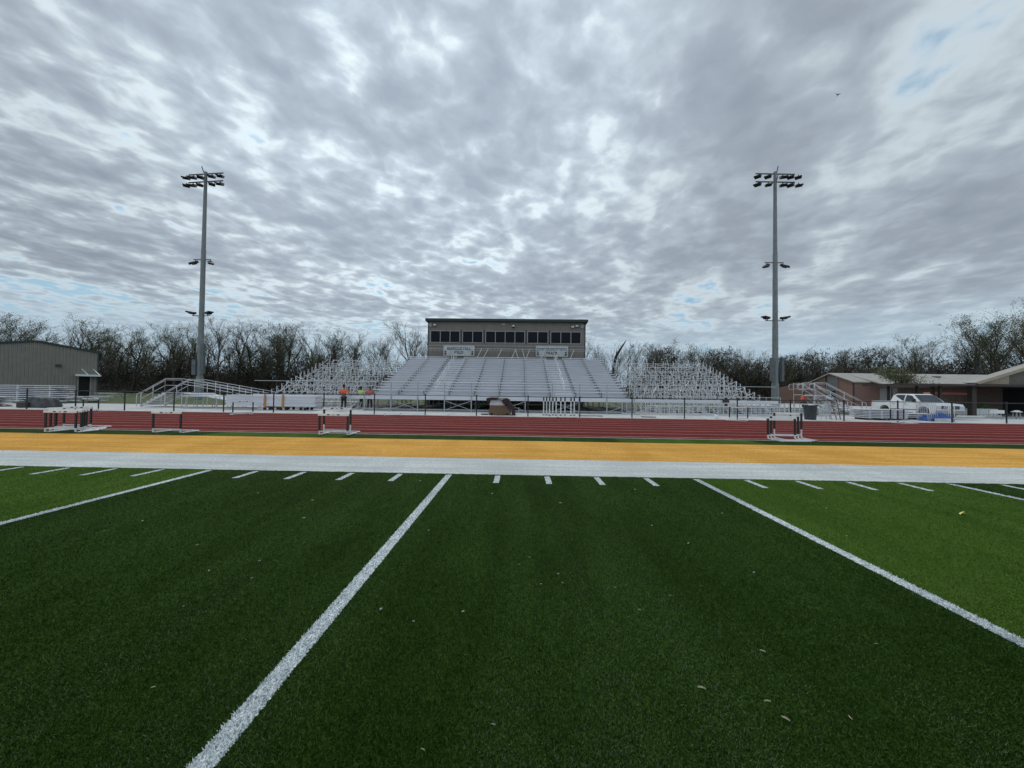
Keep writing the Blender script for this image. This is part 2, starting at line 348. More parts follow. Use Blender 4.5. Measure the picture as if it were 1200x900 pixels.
cam = bpy.data.cameras.new('camera'); co = bpy.data.objects.new('camera', cam); COL.objects.link(co); SC.camera = co
cam.sensor_fit = 'HORIZONTAL'; cam.sensor_width = 36; cam.lens = 426.13/1200*36; cam.clip_start = 0.05; cam.clip_end = 6000
yaw, pitch, roll = 0.02201, 0.01920, 0.013168
fw = Vector((-math.sin(yaw)*math.cos(pitch), math.cos(yaw)*math.cos(pitch), math.sin(pitch))); r_ = Vector((math.cos(yaw), math.sin(yaw), 0)); u_ = r_.cross(fw)
rr = r_*math.cos(roll) + u_*math.sin(roll); uu = -r_*math.sin(roll) + u_*math.cos(roll)
mt = Matrix((( rr.x, uu.x, -fw.x), (rr.y, uu.y, -fw.y), (rr.z, uu.z, -fw.z))).to_4x4(); mt.translation = (1.307, 0, 1.5865)
co.matrix_world = mt

# ------------------------------------------------------------------ ground sheets
struct(MB().quad((-2500,-2500,-0.03),(2500,-2500,-0.03),(2500,2500,-0.03),(-2500,2500,-0.03)), 'ground', M['lawn'])
field = MB(); mats = []
XS = [-50*YD + 5*YD*i for i in range(21)]
edges = [-62.0] + XS + [62.0]
for i in range(len(edges)-1):
    a, b = edges[i], edges[i+1]; mid_ = (a+b)/2
    field.quad((a,-48,0),(b,-48,0),(b,12.68,0),(a,12.68,0))
    k = math.floor(mid_/(5*YD)); mats.append(1 if k % 4 in (1, 2) and False else (1 if (k in (1, -2)) or (k > 2 and k % 4 == 1) or (k < -3 and k % 4 == 2) else 0))
fo = struct(field, 'turf_field', [M['turf_dark'], M['turf_light']])
for p_, mi in zip(fo.data.polygons, mats): p_.material_index = mi
def strip(x0, x1, y0, y1, z, step=0.02, jit=0.004, axis='y'):
    """painted turf strip with slightly ragged long edges"""
    mb = MB(); L_ = (y1-y0) if axis == 'y' else (x1-x0); n = max(1, int(L_/step)); vs = []
    for i in range(n+1):
        t = i/n; j0 = random.uniform(-jit, jit); j1 = random.uniform(-jit, jit)
        if axis == 'y': vs += [(x0+j0, y0+t*(y1-y0), z), (x1+j1, y0+t*(y1-y0), z)]
        else: vs += [(x0+t*(x1-x0), y0+j0, z), (x0+t*(x1-x0), y1+j1, z)]
    if axis == 'y': fs = [(2*i, 2*i+1, 2*i+3, 2*i+2) for i in range(n)]
    else: fs = [(2*i, 2*i+2, 2*i+3, 2*i+1) for i in range(n)]
    return mb.add(vs, fs)
struct(strip(-55, 55, 6.90, 8.497, 0.004, 0.05, 0.012, 'x'), 'white_sideline', M['turf_band'])
struct(strip(-55, 55, 8.497, 11.60, 0.0035, 0.1, 0.0, 'x'), 'gold_border', M['turf_gold'])
for i, x in enumerate(XS):
    near = abs(x) < 6
    mb = strip(x-0.056, x+0.056, 0.2, 6.817, 0.004, 0.005 if near else 0.04, 0.007)
    mb.v += strip(x-0.056, x+0.056, -46, 0.2, 0.004, 2, 0).v; n0 = len(mb.v) - 2*24
    k = (len(mb.v)-n0)//2 - 1
    mb.f += [(n0+2*j, n0+2*j+1, n0+2*j+3, n0+2*j+2) for j in range(k)]
    o = struct(mb, 'yard_line', M['turf_white']); o['group'] = 'white yard lines across the turf'
tick = None
for i in range(-49, 50):
    if i % 5 == 0: continue
    if tick is None:
        tick = strip(-0.05, 0.05, 6.27, 6.817, 0.004, 0.03, 0.004).build('hash_mark', M['turf_white']); o = tick
    else:
        o = tick.copy(); COL.objects.link(o)
    o.location.x = i*YD; tag(o, None, None, 'one yard marks along the sideline', 'structure')
struct(MB().quad((-140,12.68,0.001),(140,12.68,0.001),(140,22.43,0.001),(-140,22.43,0.001)), 'running_track', M['track'])
kb = MB().box(-140, 140, 12.68, 12.75, -0.02, 0.012); struct(kb, 'track_kerb', M['kerb'])
ll = MB()
for k in range(9):
    y = 13.15 + 1.09*k; ll.quad((-140,y-0.03,0.005),(140,y-0.03,0.005),(140,y+0.03,0.005),(-140,y+0.03,0.005))
struct(ll, 'lane_lines', M['lane'])
ap = MB().box(-150, 150, 22.43, 31.2, -0.02, 0.012); struct(ap, 'concrete_apron', M['concrete'])
struct(MB().box(34, 120, 31.2, 60, -0.02, 0.012), 'courtyard_paving', M['concrete'])
struct(MB().box(-22, 22, 31.2, 40, -0.02, 0.008), 'dirt_patch', M['dirt'])
jt = MB()
for k in range(-14, 15): jt.quad((k*3.2-0.01, 22.5, 0.016), (k*3.2+0.01, 22.5, 0.016), (k*3.2+0.01, 31.1, 0.016), (k*3.2-0.01, 31.1, 0.016))
struct(jt, 'pavement_joints', M['panel_grey'])

def fibres():
    """separate turf fibres near the camera, shorter and sparser with distance"""
    rs = np.random.RandomState(12); n = 420000
    D = 1.25*(7.5/1.25)**rs.uniform(0,1,n); X = 1.307 - 0.022*D + D*rs.uniform(-1.5,1.5,n)
    D = D + rs.normal(0,0.02,n)
    ok = D < 6.85; X, D = X[ok], D[ok]; n = len(X)
    ln = rs.uniform(0.010,0.020,n); a = rs.uniform(0,2*np.pi,n); lean = rs.uniform(0.2,0.9,n)*ln
    wd = rs.uniform(0.0011,0.0022,n)*(1+0.22*D); bx, by = np.cos(a), np.sin(a); px_, py_ = -by*wd, bx*wd
    base = np.stack([X,D,np.full(n,0.003)],1); tip = base + np.stack([bx*lean + rs.normal(0,.002,n), by*lean-0.002, np.sqrt(np.maximum(ln**2-lean**2,1e-6))],1)
    p1 = base + np.stack([px_,py_,np.zeros(n)],1); p2 = base - np.stack([px_,py_,np.zeros(n)],1)
    V = np.stack([p1,p2,tip],1).reshape(-1,3)
    w1 = np.sin(X*5.3+0.5*np.sin(D*0.9)+1.0)+0.8*np.sin(X*2.1+0.35*D+2.0)+0.7*np.sin(X*11.7-0.3*D)+0.6*np.sin(X*1.3+D*1.7)*np.sin(D*2.3+X)
    q = rs.uniform(0,1,n) + 0.085*w1 + 0.25*np.exp(-((X-1.9-0.12*(D-3))/0.38)**2)*np.clip(1.4-D/6,0,1)
    col = np.where(q < 0.36, 0, np.where(q < 0.74, 1, np.where(q < 0.96, 2, 3)))
    k = np.round(X/(5*YD)); dl = np.abs(X-k*5*YD); white = dl < 0.056+rs.normal(0,0.003,n)
    tk_ = np.round(X/YD); white |= (np.abs(X-tk_*YD) < 0.05) & (D > 6.27) & (D < 6.817)
    lightp = ((X > 5*YD) & (X < 10*YD)) | ((X < -5*YD) & (X > -10*YD))
    mi = np.where(white, 4+rs.choice([0,1],n,p=[0.75,0.25]), np.where(lightp, 6+np.minimum(col,1), col))
    me = bpy.data.meshes.new('turf_fibre'); me.vertices.add(3*n); me.vertices.foreach_set('co', V.astype(np.float32).ravel())
    me.loops.add(3*n); me.loops.foreach_set('vertex_index', np.arange(3*n)); me.polygons.add(n); me.polygons.foreach_set('loop_start', np.arange(n)*3); me.polygons.foreach_set('loop_total', np.full(n,3))
    F = lambda nm, c: mat(nm, c, 0.8, spec=0.03)
    for m in (F('fibre dark', (0.017,0.044,0.006)), F('fibre green', (0.030,0.072,0.010)), F('fibre pale', (0.055,0.105,0.024)), F('fibre bleached', (0.095,0.14,0.07)), F('fibre white', (0.80,0.84,0.84)), F('fibre white shade', (0.42,0.47,0.48)),
              F('fibre light green', (0.056,0.120,0.014)), F('fibre bright green', (0.098,0.175,0.030))): me.materials.append(m)
    me.polygons.foreach_set('material_index', mi.astype(np.int32)); me.update(); me.validate()
    o = bpy.data.objects.new('turf_fibre', me); COL.objects.link(o); tag(o, 'short plastic grass fibres standing on the near turf', None, None, 'stuff')
fibres()

# litter on the turf
def scrap(name, m, L_, W_, seed):
    rnd = random.Random(seed); mb = MB(); vs = []
    L_ *= 0.72; W_ *= 0.55; n = 4
    for i in range(n+1):
        t = i/n; x = (t-0.5)*L_; wv = W_*math.sin(math.pi*(0.15+0.7*t))/2; z = 0.006 + 0.25*L_*(0.25-(t-0.5)**2)*rnd.uniform(0.3, 1)
        y0 = 0.15*L_*math.sin(t*2.5)
        vs += [(x, y0-wv, z), (x, y0+wv, z+0.003), (x, y0, z+0.006)]
    fs = []
    for i in range(n): a = 3*i; fs += [(a, a+3, a+5, a+2), (a+2, a+5, a+4, a+1), (a, a+1, a+4, a+3)]
    return mb.add(vs, fs).build(name, m)
# (x, y, length, angle, material)
LIT = [(2.30,2.00,.055,-25,'s'),(2.60,1.93,.045,-10,'s'),(2.62,1.83,.05,-50,'s'),(2.82,2.30,.045,-35,'s'),(1.66,3.19,.03,40,'p'),
       (0.60,2.5,.022,10,'p'),(1.68,3.05,.03,-40,'s'),(1.50,3.02,.03,5,'s'),(1.42,3.5,.03,0,'s'),(1.32,3.35,.03,10,'s'),(1.20,1.75,.035,-15,'s'),
       (0.92,2.62,.03,20,'p'),(3.1,3.9,.035,20,'p'),(2.9,4.4,.03,0,'p'),(4.0,4.9,.03,0,'p'),(5.6,5.2,.035,15,'p'),(5.0,4.2,.03,15,'p'),
       (-3.6,2.9,.035,20,'p'),(-1.35,3.1,.03,-50,'p'),(-1.05,3.3,.03,20,'p'),(-0.9,3.0,.025,20,'p'),(-1.1,2.6,.02,20,'p'),(-1.0,2.75,.02,20,'s'),
       (-1.9,3.6,.035,40,'s'),(-3.2,3.9,.035,30,'s'),(-1.6,5.1,.04,0,'p'),(-1.3,4.4,.04,10,'p'),(-3.1,4.2,.03,15,'p'),(0.3,4.1,.03,40,'p'),
       (0.33,2.62,.035,60,'p'),(2.2,2.7,.03,-40,'s'),(2.5,2.9,.03,-15,'s'),(2.1,3.0,.025,0,'s'),(3.6,2.4,.03,-20,'s'),(0.05,2.1,.02,0,'s'),
       (0.9,1.62,.03,-30,'s'),(-0.6,1.9,.03,30,'s'),(1.9,5.2,.04,0,'p'),(0.9,5.6,.04,30,'p'),(3.2,6.0,.04,10,'p'),(4.6,6.2,.04,0,'s'),(-2.6,5.4,.04,20,'s'),(-0.4,6.3,.04,0,'p'),
       (2.95,1.85,.04,70,'s'),(3.4,3.3,.03,0,'p'),(1.0,2.2,.02,15,'s')]
scr = {'s': [scrap('leaf_scrap', M['straw'], 0.045, 0.013, 1)], 'p': [scrap('paper_scrap', M['paper'], 0.03, 0.022, 3)]}
first = {'s': True, 'p': True}
for (x, y, L_, a, t) in LIT:
    if first[t]: o = scr[t][0]; first[t] = False
    else: o = scr[t][0].copy(); COL.objects.link(o)
    k = L_/(0.045 if t == 's' else 0.03); o.scale = (k, k, k); o.location = (x, y, 0); o.rotation_euler = (0, 0, R(a))
    tag(o, 'small dry curled leaf scrap lying on the dark turf' if t == 's' else 'tiny pale paper scrap lying on the green turf', 'litter',
        'dry leaf scraps scattered on the turf' if t == 's' else 'pale scraps scattered on the turf')
pe = MB()
for i in range(7):
    for j in range(4):
        a0, a1 = R(-70+20*i), R(-50+20*i); b0, b1 = j/4, (j+1)/4
        def pp(a, b): rr_ = 0.055*b; return (rr_*1.3*math.cos(a), rr_*math.sin(a)*1.1, 0.012+0.045*(1-b*b)+0.004*math.sin(9*a))
        pe.quad(pp(a0,b0), pp(a0,b1), pp(a1,b1), pp(a1,b0))
o = pe.build('fruit_peel', M['lemon']); o.location = (7.28, 5.03, 0.002); o.rotation_euler = (0,0,R(100)); o.scale = (0.75,0.75,0.8)
tag(o, 'curled pale yellow peel lying alone on the light green turf', 'litter')

# ------------------------------------------------------------------ hurdles
def make_hurdle(h, name='hurdle'):
    t = thing(name, 'x', 'hurdle')
    W = 1.04; x = W/2 - 0.045
    for s in (-1, 1):
        up = MB().box(s*x-0.022, s*x+0.022, -0.014, 0.014, 0.03, h*0.42).build('post', M['white_worn'], t, bevel=0.004)
        MB().box(s*x-0.03, s*x+0.03, -0.019, 0.019, h*(0.36 if h > 0.9 else 0.22), h-0.01).build('sleeve', M['black'], up, bevel=0.004)
        f = MB().tube([(s*x,0,0.10),(s*x,0.02,0.045),(s*x,0.07,0.022),(s*x,0.70,0.022)], 0.021, 8)
        f.build('foot', M['white_worn'], t, smooth=True)
    MB().box(-x, x, -0.012, 0.012, 0.12, 0.155).build('lower_rail', M['white_worn'], t)
    MB().tube([(-x,0.70,0.03),(x,0.70,0.03)], 0.018, 8).build('rear_rail', M['white_worn'], t, smooth=True)
    b = MB().box(-W/2, W/2, -0.035, -0.016, h-0.075, h).build('board', M['white_paint'], t, bevel=0.004)
    mk = MB()
    for sx in (-0.17, 0.17):
        mk.box(sx-0.045, sx+0.045, -0.037, -0.0345, h-0.055, h-0.02)
    for i in range(5):
        z = (0.006, 0.016, 0.022, 0.016, 0.006)[i]
        mk.box(-0.05+0.02*i, -0.033+0.02*i, -0.037, -0.0345, h-0.05, h-0.05+z)
    mk.build('marking', M['black'], b)
    return t
HS = {h: None for h in ('low', 'mid', 'tall')}
HH = {'low': 0.74, 'mid': 0.81, 'tall': 0.93}
G1 = 'five hurdles bunched together at the left of the track'; G2 = 'pair of hurdles nested left of centre'; G3 = 'three nested hurdles right of centre'; G4 = 'single hurdles standing across the far lanes'
hurdles = [
 ('low', -13.90, 11.75, 4, G1, 'white and black hurdle, nearest and leftmost of the bunched five'),
 ('low', -14.04, 12.00, 6, G1, 'white and black hurdle, second from the front of the bunched five'),
 ('low', -14.20, 12.22, 2, G1, 'white and black hurdle in the middle of the bunched five'),
 ('low', -14.39, 12.42, 7, G1, 'white and black hurdle, fourth from the front of the bunched five'),
 ('mid', -14.83, 12.95, 3, G1, 'white and black hurdle, farthest and rightmost of the bunched five'),
 ('low', -10.60, 12.05, 0, None, 'white and black hurdle standing alone between the bunched five and the nested pair'),
 ('low', -4.96, 12.15, 1, G2, 'lower front hurdle of the nested pair with white board'),
 ('tall', -5.04, 12.55, -2, G2, 'taller rear hurdle of the nested pair, its board raised behind the other'),
 ('low', 10.54, 13.05, 181, G3, 'lowest front hurdle of the three nested right of centre'),
 ('mid', 10.77, 13.22, 180, G3, 'middle height hurdle between the other two nested right of centre'),
 ('tall', 11.00, 13.38, 179, G3, 'tallest rear hurdle of the three nested right of centre'),
 ('mid', -24.8, 21.6, 0, G4, 'far hurdle on the outer lane behind the bunched five'),
 ('mid', -14.6, 20.6, 50, G4, 'far hurdle turned sideways on the outer lanes before the white plank cart'),
 ('mid', 14.35, 22.0, 135, G4, 'far hurdle turned sideways before the unfinished right bleacher frame'),
 ('mid', 23.6, 22.0, 190, G4, 'far hurdle on the outer lane before the white truck')]
for k, x, y, rz, g, lab in hurdles:
    if HS[k] is None:
        HS[k] = make_hurdle(HH[k]); o = HS[k]; o.location = (x, y, 0.004); o.rotation_euler = (0,0,R(rz)); tag(o, lab, None, g or None)
        KIDS(o); [KIDS(c) for c in KIDS(o)]
    else:
        o = dup(HS[k], (x, y, 0.004), R(rz), lab)
        if g: o['group'] = g
        elif 'group' in o: del o['group']
for x, y, rz, lab in ((-6.3, 21.7, 20, 'overturned hurdle lying flat on the outer lane left of the covered equipment'), (4.0, 22.0, 185, 'overturned hurdle lying flat on the outer lane before the upright pipe rack')):
    o = dup(HS['mid'], (x, y, 0.05), R(rz), lab, 'overturned hurdles lying on the outer lane'); o.rotation_euler = (R(-88), 0, R(rz))

# ------------------------------------------------------------------ track fence
t = thing('track_fence', 'long low black fence of posts and one top rail along the outer track edge', 'fence', (0, 22.75, 0))
pm = None
for k in range(-14, 17):
    x = -1.40 + 3.225*k
    mb = MB().tube([(0,0,0),(0,0,1.27)], 0.036, 8); mb.lathe((0,0,1.27), [(0.04,0),(0.042,0.02),(0.02,0.05),(0.002,0.06)], 8)
    if pm is None: pm = mb.build('post', M['black'], t); o = pm
    else: o = pm.copy(); COL.objects.link(o)
    o.location = (x, 0, 0)
MB().tube([(-46.6,0,1.235),(50.2,0,1.235)], 0.024, 8).build('top_rail', M['black'], t)
for x, lab in ((-41, None),): pass

# ------------------------------------------------------------------ bleachers
Y0 = 28.3; NR = 16; DR = 0.61; RISE = 0.232; Z0 = 1.16
FX = [-0.3 + 2.0*k for k in range(-5, 6)]
XL, XR = -10.35, 9.75
gs = thing('grandstand', 'finished aluminium grandstand with sixteen closed rows below the press box', 'grandstand', (0, Y0, 0))
AIS = ((-6.1, -4.6), (4.0, 5.6))
def rowseg(a0, a1): # ranges outside the aisles
    segs = []; x = XL
    for (p, q) in AIS: segs.append((x, p)); x = q
    segs.append((x, XR)); return segs
for i in range(NR+1):
    y = Y0 + i*DR; z = Z0 + i*RISE
    tr = MB().box(XL, XR, y, y+DR-0.006, z-0.05, z)               # tread
    if i > 0: tr.box(XL, XR, y-0.004, y+0.022, z-RISE+0.004, z-0.052)     # riser
    tr.build('tread', M['alu_deck'], gs, (0, Y0, 0))
    if 0 < i <= NR:
        for (a, b) in rowseg(0, 0):
            st_ = MB()
            n = max(1, round((b-a)/2.0)); 
            for j in range(n):
                xa = a + (b-a)*j/n + 0.012; xb = a + (b-a)*(j+1)/n - 0.012
                st_.box(xa, xb, y-0.61+0.30, y-0.61+0.55, z-RISE+0.40, z-RISE+0.435)
                st_.box(xa, xb, y-0.61+0.30, y-0.61+0.304, z-RISE+0.37, z-RISE+0.40)
            st_.build('seat_plank', M['alu_seat'], gs, (0, Y0, 0))
        br = MB()
        for x in FX:
            if any(p < x < q for p, q in AIS): continue
            br.box(x-0.03, x+0.03, y-0.61+0.34, y-0.61+0.40, z-RISE, z-RISE+0.398)
        br.build('seat_bracket', M['galv_dark'], gs, (0, Y0, 0))
# front walkway + fascia
MB().box(XL, XR, Y0-1.5, Y0-0.004, Z0-0.13, Z0-0.07).build('front_walkway', M['alu_deck'], gs, (0, Y0, 0))
MB().box(-18.6, 20.0, Y0-1.56, Y0-1.502, Z0-0.30, Z0-0.05).build('walkway_beam', M['alu_seat'], gs, (0, Y0, 0))
MB().box(XL, XR, Y0-0.03, Y0-0.005, Z0-0.07, Z0-0.002).build('front_riser', M['alu_deck'], gs, (0, Y0, 0))
for (p, q) in AIS:
    s_ = MB()
    for i in range(1, NR+1):
        y = Y0 + i*DR; z = Z0 + i*RISE
        s_.box(p+0.08, q-0.08, y-0.31, y-0.006, z-RISE+0.001, z-RISE/2)
    s_.build('aisle_step', M['alu_seat'], gs, (0, Y0, 0))
    e_ = MB()
    for i in range(1, NR+1):
        y = Y0 + i*DR; z = Z0 + i*RISE
        e_.box(p+0.08, q-0.08, y-0.316, y-0.31, z-RISE/2-0.032, z-RISE/2-0.002)
    e_.build('step_nosing', M['galv_dark'], gs, (0, Y0, 0))
    hx = (p+q)/2; hr = MB()
    for a in range(0, NR, 4):
        za = Z0+a*RISE; zb = Z0+(a+3)*RISE; ya = Y0+a*DR+0.3; yb = Y0+(a+3)*DR+0.3
        hr.tube([(hx,ya,za),(hx,ya,za+0.86),(hx,ya+0.06,za+0.92),(hx,yb-0.06,zb+0.92),(hx,yb,zb+0.86),(hx,yb,zb)], 0.024, 8)
        hr.tube([(hx,ya,za+0.5),(hx,yb,zb+0.5)], 0.019, 6)
    hr.build('aisle_handrail', M['white_worn'], gs, (0, Y0, 0), smooth=True)
# front guard rail with posts
fr = MB()
FP = [-10.2 + 1.985*k for k in range(11)]
for x in FP:
    MB().box(x-0.035, x+0.035, Y0-1.61, Y0-1.562, 0.01, Z0+0.98).build('front_post', M['galv'], gs, (0, Y0, 0))
fr.tube([(-18.5, Y0-1.585, Z0+0.96), (19.8, Y0-1.585, Z0+0.96)], 0.021, 8); fr.tube([(XL, Y0-1.585, Z0+0.5), (XR, Y0-1.585, Z0+0.5)], 0.012, 6)
fr.build('guard_rail', M['galv'], gs, (0, Y0, 0))
# understructure: columns and braces
for k, x in enumerate(FX):
    cm = MB()
    for yy in (1.2, 3.6, 6.0, 8.4, 10.2):
        zt = Z0 + (yy/DR)*RISE - 0.25; cm.box(x-0.04, x+0.04, Y0+yy-0.04, Y0+yy+0.04, 0.01, zt)
    cm.bar((x, Y0-1.5, Z0-0.24), (x, Y0, Z0-0.18), 0.06, 0.08); cm.bar((x, Y0, Z0-0.16), (x, Y0+NR*DR, Z0+NR*RISE-0.16), 0.06, 0.12)
    cm.bar((x, Y0-1.5, 0.06), (x, Y0+10.3, 0.06), 0.07, 0.09)
    cm.build('support_frame', M['galv'], gs, (0, Y0, 0))
bc = MB()
for k in range(0, 10, 2):
    xa, xb = FP[k+1 if k+1 < 11 else 10], FP[min(k+2, 10)]
    if xb > xa: bc.bar((xa, Y0-1.54, 0.12), (xb, Y0-1.54, Z0-0.35), 0.04); bc.bar((xb, Y0-1.50, 0.12), (xa, Y0-1.50, Z0-0.35), 0.04)
bc.bar((XL, Y0-1.56, 0.14), (XR, Y0-1.56, 0.14), 0.05, 0.07)
for k in range(10):
    if k % 2: continue
    bc.bar((FX[k], Y0+3.6, 0.1), (FX[k+1], Y0+3.6, 2.2), 0.05); bc.bar((FX[k+1], Y0+3.6, 0.1), (FX[k], Y0+3.6, 2.2), 0.05)
    bc.bar((FX[k], Y0+8.4, 0.1), (FX[k+1], Y0+8.4, 4.0), 0.05); bc.bar((FX[k+1], Y0+8.4, 0.1), (FX[k], Y0+8.4, 4.0), 0.05)
bc.build('cross_brace', M['galv'], gs, (0, Y0, 0))
# rear guard rail with leaning posts in front of the press box
yb_ = Y0+NR*DR+0.35; zb_ = Z0+NR*RISE
rg = MB(); rg.tube([(XL+0.3, yb_, zb_+1.16), (XR+0.1, yb_, zb_+1.14)], 0.02, 6); rg.tube([(XL+0.3, yb_, zb_+0.12), (XR, yb_, zb_+0.1)], 0.02, 6)
rg.tube([(XL+0.3, yb_, zb_+0.95), (XR, yb_, zb_+0.95)], 0.012, 6)
for x in (XR, XR-0.35, XL+0.3): rg.tube([(x, yb_, zb_), (x, yb_, zb_+1.15)], 0.024, 6)
rg.build('rear_rail', M['alu'], gs, (0, Y0, 0))
for xb2, dx in ((-3.35, .55), (-2.7, .6), (-1.2, .55), (0.3, .55), (1.15, -.4), (1.85, .45), (1.8, -.3), (3.4, .5), (4.9, .5), (6.5, .45), (8.0, .5), (-6.0, 0.02), (-5.75, 0.02), (5.1, 0.15)):
    hh = 1.15 if abs(dx) > 0.2 else 0.5
    b_ = MB().tube([(xb2, yb_-0.05, zb_), (xb2+dx, yb_-0.05, zb_+hh)], 0.032, 6); b_.tube([(xb2+0.1*dx, yb_-0.05, zb_+0.25), (xb2+0.25, yb_-0.05, zb_+0.2)], 0.02, 6)
    b_.build('rail_brace', M['white_worn'], gs, (0, Y0, 0))
srm = MB()
for zz in (0.0, 0.35, 0.9):
    srm.tube([(8.75, yb_+1.4, zb_+0.55+zz*0.5), (10.6, yb_+1.4, zb_-0.9+zz*0.5)], 0.022, 6)
srm.tube([(8.7, yb_+1.4, zb_+0.9),(9.6, yb_+1.4, zb_+0.9),(9.4, yb_+1.4, zb_+0.4)], 0.02, 6)
srm.build('stair_rail', M['galv'], gs, (0, Y0, 0))

def sawtooth(mb, x, rows, k_leg=True):
    """one raking stringer with a bracket for every row, uprights and lacing"""
    zt = lambda i: Z0 + i*RISE - 0.05
    mb.bar((x, Y0-0.3, Z0-0.32), (x, Y0+rows*DR, Z0+rows*RISE-0.25), 0.03, 0.04)
    for i in range(rows):
        y = Y0+i*DR; z = zt(i)
        mb.bar((x, y, z-0.12), (x, y, z+0.40), 0.034, 0.026)
        mb.bar((x, y, z), (x, y+DR, z), 0.06, 0.045)
        mb.bar((x, y+0.02, z+0.38), (x, y+0.27, z+0.38), 0.034, 0.022)
        mb.bar((x, y, z+0.30), (x, y+0.30, z+0.02), 0.03, 0.03)
    cols = [(-1.45, Z0-0.1)] + [(yy, Z0+(yy/DR)*RISE-0.25) for yy in (0.0, 1.6, 3.2, 4.8, 6.4, 8.0, 9.6) if yy < rows*DR+0.3]
    for j, (yy, zz) in enumerate(cols):
        mb.bar((x, Y0+yy, 0.02), (x, Y0+yy, zz), 0.028, 0.028)
        if j+1 < len(cols):
            y2, z2 = cols[j+1]
            mb.bar((x, Y0+yy, 0.15), (x, Y0+y2, max(0.6, z2-0.15)), 0.022, 0.022)
    mb.bar((x, Y0-1.5, 0.07), (x, Y0+rows*DR, 0.07), 0.06, 0.08)
def frame_section(name, label, xs, rows_of):
    cx = sum(xs)/len(xs); t = thing(name, label, 'bleacher frame', (cx, Y0, 0), 0, 'unfinished bleacher frames beside the grandstand')
    for x in xs:
        mb = MB(); sawtooth(mb, x, rows_of(x)); mb.build('stringer', M['frame_steel'], t, (cx, Y0, 0))
    x0, x1 = min(xs), max(xs)
    for (yy, zz) in ((-1.5, Z0-0.2), (-1.5, 0.12), (0.0, Z0-0.2), (1.6, 1.0), (3.2, 1.9), (3.2, 0.9), (4.8, 2.4), (4.8, 1.2), (6.4, 3.0), (6.4, 1.6), (8.0, 3.6), (8.0, 2.0), (9.5, 4.2), (0.61, Z0+0.17), (1.83, Z0+0.63), (3.05, Z0+1.1), (4.27, Z0+1.56), (5.49, Z0+2.02), (6.71, Z0+2.49), (7.93, Z0+2.95), (9.15, Z0+3.4)):
        MB().bar((x0, Y0+yy+0.05, zz), (x1, Y0+yy+0.05, zz), 0.035, 0.04).build('purlin', M['frame_steel'], t, (cx, Y0, 0))
    rnd = random.Random(5); st_ = sorted(xs)
    for j in range(len(st_)-1):
        xa, xb = st_[j], st_[j+1]; b = MB()
        for yy in (0.0, 3.2, 6.4, 9.4):
            zt_ = Z0+(yy/DR)*RISE-0.3
            if j % 2 == 0: b.bar((xa, Y0+yy, 0.15), (xb, Y0+yy, zt_), 0.022); b.bar((xb, Y0+yy, 0.15), (xa, Y0+yy, zt_), 0.022)
        for i in range(1, 15, 2):
            if i > rows_of(xa): break
            z = Z0+i*RISE; s = rnd.choice((-1, 1))
            b.bar((xa, Y0+i*DR, z-0.1 if s > 0 else z+0.3), (xb, Y0+i*DR, z+0.3 if s > 0 else z-0.1), 0.03)
            if rnd.random() < 0.75: b.bar((xa+rnd.uniform(0,.5), Y0+i*DR-0.05, z+0.05), (xa+rnd.uniform(.1,.7), Y0+i*DR+0.5, z+0.75), 0.035)
        b.build('lacing', M['frame_steel'], t, (cx, Y0, 0))
    return t
frame_section('bleacher_frame', 'unfinished open bleacher frame of bare metal angles left of the grandstand', [-11.3-1.0*k for k in range(8)], lambda x: 15 if x > -16 else 13)
frame_section('bleacher_frame', 'unfinished open bleacher frame of bare metal angles right of the grandstand', [10.7+1.0*k for k in range(10)], lambda x: 15)

# ------------------------------------------------------------------ press box
PX0, PX1, PY, PZ0, PZ1 = -8.72, 8.25, 39.0, 4.6, 9.0
pb = thing('press_box', 'long taupe ribbed press box with dark window band on top of the grandstand', 'press box', (0, PY, 0))
wins = [(-8.45,-5.22,3),(-4.98,-2.74,2),(-2.49,1.78,4),(2.02,4.27,2),(4.51,7.80,3)]
ZW0, ZW1 = 6.70, 8.02
wl = MB(); x = PX0
wl.box(PX0, PX1, PY, PY+0.15, PZ0, ZW0); wl.box(PX0, PX1, PY, PY+0.15, ZW1, PZ1)
for (a, b, n) in wins:
    if a > x: wl.box(x, a, PY, PY+0.15, ZW0, ZW1)
    x = b
wl.box(x, PX1, PY, PY+0.15, ZW0, ZW1)
wl.box(PX0, PX0+0.15, PY+0.15, PY+4.2, 0, PZ1); wl.box(PX1-0.15, PX1, PY+0.15, PY+4.2, 0, PZ1); wl.box(PX0+0.15, PX1-0.15, PY+4.05, PY+4.2, 0, PZ1)
wl.build('wall', M['siding'], pb, (0, PY, 0))
MB().box(PX0+0.16, PX1-0.16, PY+0.16, PY+4.04, PZ0, PZ0+0.1).build('floor_slab', M['dark'], pb, (0, PY, 0))
MB().box(PX0+0.16, PX1-0.16, PY+1.2, PY+1.25, PZ0+0.1, PZ1-0.02).build('inner_partition', M['dark'], pb, (0, PY, 0))
rf = MB().prism([(PY-0.45, PZ1+0.0), (PY+4.5, PZ1-0.25), (PY+4.5, PZ1-0.05), (PY-0.45, PZ1+0.26)], 'x', PX0-0.2, PX1+0.2).build('roof', M['trim'], pb, (0, PY, 0))
MB().prism([(PY-0.451, PZ1+0.262), (PY+4.5, PZ1-0.048), (PY+4.5, PZ1-0.02), (PY-0.451, PZ1+0.29)], 'x', PX0-0.2, PX1+0.2).build('roof_cap', M['panel_grey'], rf)
MB().box(PX0-0.012, PX0+0.10, PY-0.02, PY-0.002, PZ0, PZ1-0.01).build('corner_trim', M['trim'], pb, (0, PY, 0))
